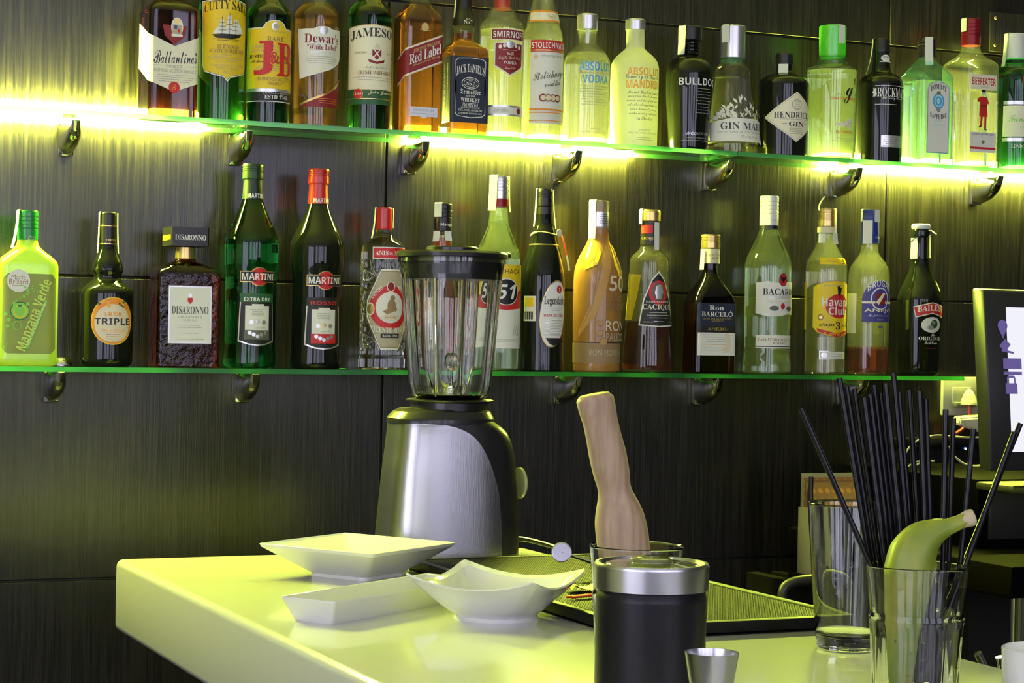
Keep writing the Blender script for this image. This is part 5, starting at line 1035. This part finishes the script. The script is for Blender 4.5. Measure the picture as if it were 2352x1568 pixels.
# white cup in the lower right corner
d_ = 1.62; Pc = at_d(2414, 1490, d_); k = d_/F; R = 111*k; zc = Pc.z - Z_CNT
e = empty('coffee_cup', (Pc.x, Pc.y, Z_CNT), 'white porcelain cup cut off by the lower right corner', 'cup')
bm = bmesh.new(); lathe(bm, [(0, R*.62), (.003, R*.66), (.006, R*.70), (zc*.3, R*.93), (zc*.66, R*.985), (zc*.70, R*.99), (zc, R), (zc+.0006, R-.001), (zc, R-.002), (zc*.3, R*.88), (.008, R*.6), (.007, .001)], 56); cup = finish('body', bm, PORC, e, ang=60)
bm = bmesh.new(); tube(bm, smooth_path([(R*.95, 0, zc*.80), (R*1.35, 0, zc*.85), (R*1.5, 0, zc*.55), (R*1.3, 0, zc*.30), (R*.90, 0, zc*.25)]), .003, 8); finish('handle', bm, PORC, e, weld=0)

# banana and straws in the second tumbler
bp_ = [(2238, 1186, 17), (2226, 1190, 19), (2205, 1198, 17), (2178, 1209, 20), (2150, 1219, 31), (2120, 1238, 46), (2098, 1270, 57), (2088, 1310, 59), (2083, 1360, 53), (2076, 1420, 45), (2071, 1490, 37), (2068, 1550, 30), (2068, 1595, 20), (2070, 1612, 11)]
e = empty('banana', (P2.x, P2.y, Z_CNT+.012), 'greenish yellow banana standing stem-up in the tumbler of straws', 'banana')
c0 = Vector((P2.x, P2.y, Z_CNT+.012)); n = len(bp_); pts = [at_d(x, y, 1.646) - c0 for i, (x, y, r) in enumerate(bp_)]
sp_ = smooth_path(pts, 4); rs = []
for i in range(len(sp_)):
    q = i/4; j = min(int(q), n-2); t = q-j; rs.append((bp_[j][2]*(1-t)+bp_[j+1][2]*t)*1.648/F*.97)
bm = bmesh.new(); pts = sp_[6:]; rr = rs[6:]; prev = None; rings = []
for i, p in enumerate(pts):
    t = (pts[min(i+1, len(pts)-1)]-pts[max(i-1, 0)]).normalized(); a = (RT if prev is None else prev); a = (a - t*a.dot(t)).normalized(); prev = a; b_ = t.cross(a)
    rings.append([p + (a*math.cos(u)+b_*math.sin(u))*rr[i]*(1+.035*math.cos(5*u)) for u in [2*math.pi*m_/30 for m_ in range(30)]])
loft(bm, rings); bmesh.ops.recalc_face_normals(bm, faces=bm.faces)
bmat = bpy.data.materials.new('banana_peel'); bmat.use_nodes = True; nt = bmat.node_tree; N = nt.nodes; b0 = N['Principled BSDF']; b0.inputs['Roughness'].default_value = .45; b0.inputs['Subsurface Weight'].default_value = .15; b0.inputs['Subsurface Radius'].default_value = (.01, .01, .003)
tc = N.new('ShaderNodeTexCoord'); nz = N.new('ShaderNodeTexNoise'); nz.inputs['Scale'].default_value = 22; rp = N.new('ShaderNodeValToRGB'); rp.color_ramp.elements[0].color = (.20, .27, .025, 1); rp.color_ramp.elements[1].color = (.34, .35, .045, 1); rp.color_ramp.elements[0].position = .4; rp.color_ramp.elements[1].position = .62
n2 = N.new('ShaderNodeTexNoise'); n2.inputs['Scale'].default_value = 95; n2.inputs['Detail'].default_value = 3; r2 = N.new('ShaderNodeValToRGB'); r2.color_ramp.elements[0].position = .69; r2.color_ramp.elements[1].position = .74; mx = N.new('ShaderNodeMix'); mx.data_type = 'RGBA'; mx.inputs[7].default_value = (.13, .06, .015, 1)
for u, v in ((tc.outputs['Object'], nz.inputs['Vector']), (tc.outputs['Object'], n2.inputs['Vector']), (nz.outputs['Fac'], rp.inputs[0]), (n2.outputs['Fac'], r2.inputs[0]), (r2.outputs[0], mx.inputs[0]), (rp.outputs[0], mx.inputs[6]), (mx.outputs[2], b0.inputs['Base Color'])): nt.links.new(u, v)
finish('peel', bm, bmat, e, ang=80)
bm = bmesh.new(); tube(bm, [sp_[0], sp_[1], sp_[3], sp_[5], sp_[7]], [rs[0]*.98, rs[1]*1.10, rs[3]*1.12, rs[5]*1.06, rs[7]*1.0], 14); st = finish('cut_stem', bm, mat('banana_stem_cut', (.52, .44, .28), .7, bump=.5, bscale=400), e)
straws = [(1840, 938, 1996), (1928, 868, 2010), (1944, 888, 2022), (1962, 892, 2016), (1985, 912, 2040), (1998, 905, 2036), (2008, 884, 2046), (2022, 902, 2052), (2034, 880, 2050), (2052, 856, 2066), (2064, 900, 2072), (2088, 896, 2090), (2112, 898, 2104), (2126, 915, 2120), (2172, 940, 2150), (2190, 960, 2166), (2236, 985, 2178), (2330, 992, 2198), (2344, 972, 2206)]
STR = mat('black_straw', (.010, .010, .015), .25, coat=.2)
for i, (tx, ty, rx) in enumerate(straws):
    nS = len(straws); odd = i in (0, nS-2, nS-1)
    bx = (2134, 2106, 2090)[(0, nS-2, nS-1).index(i)] if odd else 2048 + 128*(i-1)/(nS-4)
    dd = 1.667 + .0055*(0 if i in (0, nS-2) else i % 4 + 1)
    A = at_d(tx, ty, dd+.012); B = at_d(bx, 1602, dd)
    q = B-A; B = A + q*((Z_CNT+.0150-A.z)/q.z)
    bm = bmesh.new(); tube(bm, [A, A.lerp(B, .5), B], .0024, 12, cap=False); bmesh.ops.solidify(bm, geom=bm.faces[:], thickness=.0004)
    tag(finish('drinking_straw', bm, STR, weld=0), 'black drinking straw fanning out of the tumbler with the banana', 'straw', 'black straws in the tumbler')

# ---------------------------------------------------------------- things on the right: socket, till, cables
p = at_y(2200, 910, Y_WALL); WP = mat('white_switch_plastic', (.46, .46, .45), .35)
e = empty('wall_socket', (p.x, Y_WALL, p.z), 'white square wall socket right of the lower shelf end', 'socket')
bm = bmesh.new(); box(bm, -.041, .041, -.010, 0, -.036, .037, bev=.003); finish('plate', bm, WP, e, weld=0)
bm = bmesh.new(); box(bm, -.020, .022, -.012, -.009, -.012, .018, bev=.001); finish('insert', bm, mat('socket_insert', (.38, .38, .37), .4), e, weld=0)
e2 = empty('power_plug', (p.x, Y_WALL-.014, p.z), 'white bell-shaped plug with a red cable, in the wall socket', 'plug')
bm = bmesh.new(); lathe(bm, [(-.014, .016), (-.010, .0155), (.004, .011), (.012, .006), (.015, .002)], 24); o = finish('plug_body', bm, WP, e2); o.location = (.002, -.018, .0)
bm = bmesh.new(); box(bm, -.022, .024, -.012, .002, -.020, -.010, bev=.002); finish('plug_base', bm, mat('grey_plug_base', (.10, .10, .10), .4), e2, weld=0)
q = at_y(2188, 1000, Y_WALL-.03) - Vector((p.x, Y_WALL-.014, p.z)); bm = bmesh.new(); tube(bm, smooth_path([(.002, -.018, -.013), (.002, -.020, -.035), (-.004, -.018, -.055), tuple(q)]), .0035, 8); finish('red_cable', bm, mat('red_cable', (.45, .05, .03), .4), e2, weld=0)

# dark back counter, receding to the wall on the right
DK = mat('dark_back_counter', (.0022, .0017, .0013), .75, spec=.02)
ZB = 1.40-.335
c1 = at_z(2335, 1300, ZB); c2 = at_z(2042, 1250, ZB)
e = empty('back_counter', (c1.x, c1.y, 0), 'dark brown counter slab running back to the wall on the right', 'counter')
bm = bmesh.new(); box(bm, 0-.01, 1.3, 0, Y_WALL-c1.y-.002, ZB-.05, ZB, bev=.006); finish('slab', bm, DK, e, weld=0)
bm = bmesh.new(); box(bm, .10, 1.2, .25, Y_WALL-c1.y-.002, 0, ZB-.05); finish('cabinet', bm, mat('dark_cabinet_front', (.012, .010, .009), .5), e, weld=0)
bm = bmesh.new(); lathe(bm, [(0, .014), (.004, .012), (ZB-.05, .012)], 20); o = finish('leg', bm, CHROME, e); o.location = (.05, .06, 0)
x0, y0 = c1.x, c1.y
# low worktop along the wall, under the bottle shelves
e = empty('work_shelf', (2.05, 2.98, 0), 'small black shelf by the wall behind the pint glass, under the dotted box', 'shelf')
bm = bmesh.new(); xs_ = at_y(1850, 1284, 2.90).x-2.05; box(bm, xs_, x0-2.05-.03, -.10, -.025, .985, 1.005, bev=.002); finish('board', bm, mat('black_board', (.005, .0045, .004), .6, spec=.15), e, weld=0)
for xx in (xs_+.03, xs_+.08):
    bm = bmesh.new(); box(bm, xx-.012, xx+.012, -.05, Y_WALL-2.98-.002, .90, .985); finish('support', bm, mat('black_board'), e, weld=0)
# cash drawer, then receipt printer top and till screen
e = empty('cash_drawer', (x0+.30, y0+.43, ZB), 'black cash drawer on the dark counter under the till screen', 'cash drawer')
zt = .115
bm = bmesh.new(); box(bm, -.20, .30, -.20, .20, 0, zt, bev=.004); finish('case', bm, mat('black_metal_case', (.0015, .0015, .0015), .7, spec=.02), e, weld=0)
bm = bmesh.new(); box(bm, -.18, .28, -.206, -.199, .015, zt-.02, bev=.002); finish('drawer', bm, mat('black_drawer_front', (.02, .02, .02), .3), e, weld=0)
Zd = ZB+zt
e = empty('network_router', (x0+.05, y0+.70, ZB), 'black box with a small blue light, behind the straws', 'router')
pr_ = at_y(2180, 1005, y0+.62); zr = pr_.z-ZB
xl = at_y(2045, 1010, y0+.62).x - (x0+.05); xr_ = at_y(2300, 1010, y0+.62).x - (x0+.05)
bm = bmesh.new(); box(bm, xl, xr_, -.08, .08, zr-.022, zr, bev=.003); finish('case', bm, mat('black_gloss_case', (.008, .008, .008), .15), e, weld=0)
bm = bmesh.new(); box(bm, xl+.05, xr_-.03, -.03, .07, 0, zr-.022); finish('stand', bm, mat('black_board'), e, weld=0)
pb = at_y(2217, 1030, y0+.62) - Vector((x0+.05, y0+.70, ZB)); bm = bmesh.new(); bmesh.ops.create_uvsphere(bm, u_segments=12, v_segments=8, radius=.0022); o = finish('status_light', bm, mat('blue_led', (.02, .05, .9), .3, emit=14., ecol=(.08, .15, 1.)), e); o.location = (pb.x, -.081, min(pb.z, zr-.008))
# cables lying over it
def cable(name, px, Y, rad, m, label, cat='cable', dy=None):
    P = [at_y(x, y, Y + (dy[i] if dy else 0)) for i, (x, y) in enumerate(px)]; c = P[0].copy()
    bm = bmesh.new(); tube(bm, smooth_path([q-c for q in P], 7), rad, 7); o = finish(name, bm, m, weld=0, loc=c); tag(o, label, cat, 'loose cables by the till'); return o
YC = y0+.52; WC = mat('cream_cable', (.62, .60, .42), .45)
cable('charging_cable', [(2287, 1011), (2255, 1005), (2215, 1004), (2180, 1001), (2145, 1000), (2110, 1010), (2085, 1032), (2076, 1060), (2085, 1082), (2120, 1090), (2165, 1092), (2205, 1098)], YC, .0018, WC, 'cream cable looping from the black box round to the left')
cable('charging_cable', [(2020, 1143), (2030, 1118), (2050, 1095), (2080, 1075), (2105, 1060), (2130, 1060)], YC+.01, .0016, WC, 'cream cable rising from behind the pint glass to a small plug')
cable('charging_cable', [(2146, 1059), (2118, 1061), (2095, 1075), (2080, 1090), (2082, 1105), (2105, 1110), (2140, 1107), (2180, 1100)], YC-.012, .0017, WC, 'cream cable with a hairpin loop ending at a small white plug')
cable('charging_cable', [(2181, 1024), (2190, 1045), (2215, 1065), (2245, 1070), (2280, 1062), (2305, 1045), (2312, 1030)], YC-.02, .0022, WC, 'cream cable hanging in a low arc under the till screen')
# white adapter hanging on a thin cord from the little black clip
pa = at_y(2232, 968, y0+.60)
e = empty('power_adapter', pa, 'white wedge-shaped power adapter hanging below the wall socket', 'adapter')
bm = bmesh.new(); v = [(-.036, -.012, .006), (.040, -.012, .012), (.040, .012, .016), (-.036, .012, .010), (-.036, -.012, -.006), (.010, -.012, -.020), (.040, -.012, -.012), (.040, .012, -.010), (.010, .012, -.018), (-.036, .012, -.004)]
q = [bm.verts.new(t) for t in v]
for f in ((0, 1, 2, 3), (0, 4, 5, 6, 1), (3, 2, 7, 8, 9), (0, 3, 9, 4), (1, 6, 7, 2), (4, 9, 8, 5), (5, 8, 7, 6)): bm.faces.new([q[i] for i in f])
bmesh.ops.recalc_face_normals(bm, faces=bm.faces); bmesh.ops.bevel(bm, geom=bm.edges[:], offset=.003, segments=3, affect='EDGES'); finish('housing', bm, mat('ivory_plastic', (.70, .68, .52), .4), e, weld=0)
tc_ = at_y(2279, 880, y0+.60) - pa; bm = bmesh.new(); tube(bm, [Vector((.018, 0, .012)), tc_], .0016, 6); finish('cord', bm, mat('olive_cord', (.35, .34, .10), .5), e, weld=0)
bm = bmesh.new(); box(bm, tc_.x-.010, tc_.x+.012, -.012, .012, tc_.z-.002, tc_.z+.014, bev=.001)
finish('clip', bm, mat('black_metal_case'), e, weld=0)
for i in range(3):
    bm = bmesh.new(); box(bm, tc_.x-.0105, tc_.x+.0125, -.0128, -.0118, tc_.z+.0005+.0046*i, tc_.z+.0022+.0046*i); finish('clip_stripe', bm, mat('clip_stripe_yellow', (.6, .58, .3), .4), e, weld=0)

# till screen on its foot
SX = at_y(2266, 663, 2.44); BX = at_y(2311, 1080, 2.40)
ym = 2.42; zlo, zhi = at_y(2311, 1085, ym).z, at_y(2266, 663, ym).z; hh = zhi-zlo; ww = .42
e = empty('till_screen', (BX.x+.20, ym, Zd), 'black till screen glowing white with purple symbols, at the right edge', 'screen')
tilt = .10; zc0 = zlo-Zd
def sp(u, v, d=0.):   # screen frame: u to the right, v up, d towards the viewer
    return Vector((BX.x-(BX.x+.20) + u, .015 + v*math.sin(tilt) - d*math.cos(tilt), zc0 + v*math.cos(tilt) + d*-math.sin(tilt)))
def slab(name, u0, u1, v0, v1, d0, d1, m, parent, bev=0.):
    bm = bmesh.new(); vs = box(bm, u0, u1, d0, d1, v0, v1, bev=bev)
    for w in bm.verts: w.co = sp(w.co.x, w.co.z, w.co.y)
    bmesh.ops.recalc_face_normals(bm, faces=bm.faces); return finish(name, bm, m, parent, weld=0)
slab('bezel', 0, ww, 0, hh/math.cos(tilt), -.030, 0, mat('black_bezel', (.014, .014, .013), .32), e, .004)
SCR = mat('lit_screen', (.02, .02, .02), .2, emit=.95, ecol=(.92, .92, 1.))
us = .040; display = slab('display', us, ww-.03, .03, hh-.024, -.0002, .0012, SCR, e)
PUR = mat('purple_pixels', (.02, .02, .02), .2, emit=.30, ecol=(.42, .30, .95))
def icon(shapes, u, v):
    bm = bmesh.new()
    for sh_ in shapes:
        vs = [bm.verts.new(sp(u+a, v+b_, .0016)) for a, b_ in sh_]
        f = bm.faces.new(vs); f.normal_update()
        if f.normal.y > 0: f.normal_flip()
    finish('screen_symbol', bm, PUR, display, smooth=False, weld=0)
circ = lambda cx, cz, r, r2=None, n=16: [(cx+r*math.cos(6.2832*i/n), cz+r*math.sin(6.2832*i/n)) for i in range(n)]
def uv(px, py):
    P = at_y(px, py, ym-.0) ; return (P.x-BX.x, (P.z-zlo))
u, v = uv(2337, 752); icon([[(0.009*math.cos(t), .004+.009*math.sin(t)) for t in [math.radians(a) for a in range(-40, 221, 20)]] + [(0, -.016)]], u, v)
u, v = uv(2343, 796); icon([[(-.013, .002), (-.002, .013), (.008, .004), (-.003, -.008)], [(-.010, -.006), (.012, -.010), (.014, -.007), (-.008, -.003)]], u, v)
u, v = uv(2348, 842); icon([[(-.012, -.003), (.022, -.003), (.022, .013), (-.012, .013)], [(-.012, -.012), (.022, -.012), (.022, -.007), (-.012, -.007)]], u, v)
u, v = uv(2349, 886); icon([[(-.011, -.012), (.011, -.012), (.011, .004), (-.011, .004)], [(-.008, .004), (-.005, .004), (-.005, .012), (-.008, .012)], [(.005, .004), (.008, .004), (.008, .012), (.005, .012)], [(-.008, .012), (.008, .012), (.005, .016), (-.005, .016)]], u, v)
bm = bmesh.new(); box(bm, -.02, .10, -.01, .10, .010, zc0+.12, bev=.01); finish('neck', bm, mat('black_bezel'), e, weld=0)
bm = bmesh.new(); xb0 = at_y(2240, 1092, ym+.10).x - (BX.x+.20); box(bm, xb0, .20, -.03, .10, 0, .012, bev=.004); finish('foot', bm, mat('grey_foot_metal', (.010, .010, .008), .6, spec=.2), e, weld=0)

# dotted dispenser box by the wall
yb = 2.90; b0 = at_y(1860, 1284, yb); b1 = at_y(1990, 1284, yb); zt = at_y(1836, 1088, yb).z
wv = (b1.x-b0.x); zB = 1.005
e = empty('dispenser_box', (b0.x, yb, zB), 'pale box with an orange dotted top, on the shelf behind the pint glass', 'box')
hB = zt-zB
IV = mat('ivory_card', (.36, .345, .18), .5)
bm = bmesh.new(); box(bm, 0, .004, 0, .040, 0, hB*.66, bev=.001); box(bm, .004, wv, .034, .040, 0, hB*.66, bev=.001); finish('box_body', bm, IV, e, weld=0)
bm = bmesh.new(); box(bm, .004, wv, .002, .033, 0, hB*.60, bev=.001); finish('front_panel', bm, mat('dark_box_front', (.03, .026, .02), .6), e, weld=0)
dot = bpy.data.materials.new('orange_dotted_sheet'); dot.use_nodes = True; nt = dot.node_tree; N = nt.nodes
tc = N.new('ShaderNodeTexCoord'); mp = N.new('ShaderNodeMapping'); mp.inputs['Scale'].default_value = (70, 70, 70); vo = N.new('ShaderNodeTexVoronoi'); vo.inputs['Scale'].default_value = 1.; vo.inputs['Randomness'].default_value = 0.
rp = N.new('ShaderNodeValToRGB'); rp.color_ramp.elements[0].position = .28; rp.color_ramp.elements[1].position = .42; rp.color_ramp.elements[0].color = (.62, .28, .04, 1); rp.color_ramp.elements[1].color = (.30, .16, .05, 1)
for a_, c_ in ((tc.outputs['Object'], mp.inputs[0]), (mp.outputs[0], vo.inputs['Vector']), (vo.outputs['Distance'], rp.inputs[0]), (rp.outputs[0], N['Principled BSDF'].inputs['Base Color'])): nt.links.new(a_, c_)
bm = bmesh.new()
for f in ([(0.004, -.004, hB*.60), (wv, -.004, hB*.60), (wv, .022, hB*.90), (.004, .022, hB*.90)],): 
    bm.faces.new([bm.verts.new(t) for t in f])
bmesh.ops.solidify(bm, geom=bm.faces[:], thickness=.003); finish('dotted_flap', bm, dot, e, smooth=False)
for i in range(4):
    bm = bmesh.new(); box(bm, .004, wv, .022+.005*i, .0238+.005*i, hB*.62, hB*(.93+.02*i)); finish('card_divider', bm, dot if i < 2 else IV, e, weld=0)
bm = bmesh.new(); tube(bm, smooth_path([(-.003, -.004, hB*.97), (-.006, -.010, hB*.75), (-.001, -.014, hB*.55), (.010, -.008, hB*.36)]), .004, 6); finish('strap', bm, mat('black_strap', (.01, .01, .01), .4), e, weld=0)

# dark curved chair back behind the counter's right side
pc = at_y(1800, 1372, 2.55)
e = empty('bar_stool', (pc.x+.16, 2.60, 0), 'dark curved stool back between the bar mat and the pint glass', 'stool')
A = [at_y(x, y, 2.55) - Vector((pc.x+.16, 2.60, 0)) for x, y in ((1796, 1378), (1800, 1352), (1818, 1338), (1850, 1331), (1890, 1330), (1935, 1338), (1960, 1360))]
bm = bmesh.new(); tube(bm, smooth_path(A), .0075, 10); finish('backrest', bm, mat('olive_black_metal', (.05, .05, .035), .35, .5), e, weld=0)
zs = min(a_.z for a_ in A)
bm = bmesh.new(); lathe(bm, [(zs-.30, .16), (zs-.29, .17), (zs-.26, .165)], 40); o = finish('seat', bm, mat('black_board'), e)
for a_ in (A[0], A[-1]):
    bm = bmesh.new(); tube(bm, [a_, Vector((a_.x, a_.y, zs-.27))], .0075, 10); finish('back_post', bm, mat('olive_black_metal'), e, weld=0)
for q in range(4):
    t = math.pi/4+q*math.pi/2; bm = bmesh.new(); tube(bm, [(.13*math.cos(t), .13*math.sin(t), zs-.295), (.17*math.cos(t), .17*math.sin(t), 0)], .010, 8); finish('leg', bm, mat('olive_black_metal'), e, weld=0)
# chrome rods of a bar tool rack low behind the counter
for i, (x, y, x2, y2, l) in enumerate(((2246, 1500, 2275, 1560, 'short chrome rod leaning behind the counter edge, left of the white cup'), (2296, 1508, 2306, 1560, 'chrome rod standing closest to the white cup'))):
    yy = 1.86; A_ = at_y(x, y, yy); B_ = at_y(x2, y2, yy); B_ = A_ + (B_-A_)*((.99-A_.z)/(B_.z-A_.z)); bm = bmesh.new(); c_ = B_.copy(); tube(bm, [B_-c_, A_-c_], .0048, 12)
    tag(finish('bar_tool', bm, CHROME, weld=0, loc=c_), l, 'bar tool', 'chrome bar tools')
e = empty('speed_rail', (1.45, 1.90, 0), 'black rail tray low behind the right side of the white counter', 'rail')
bm = bmesh.new(); box(bm, -.24, .30, -.12, .12, .97, .99, bev=.002); finish('tray', bm, mat('black_board'), e, weld=0)
bm = bmesh.new(); box(bm, -.20, .26, -.08, .08, 0, .97); finish('cabinet', bm, mat('dark_cabinet_front'), e, weld=0)
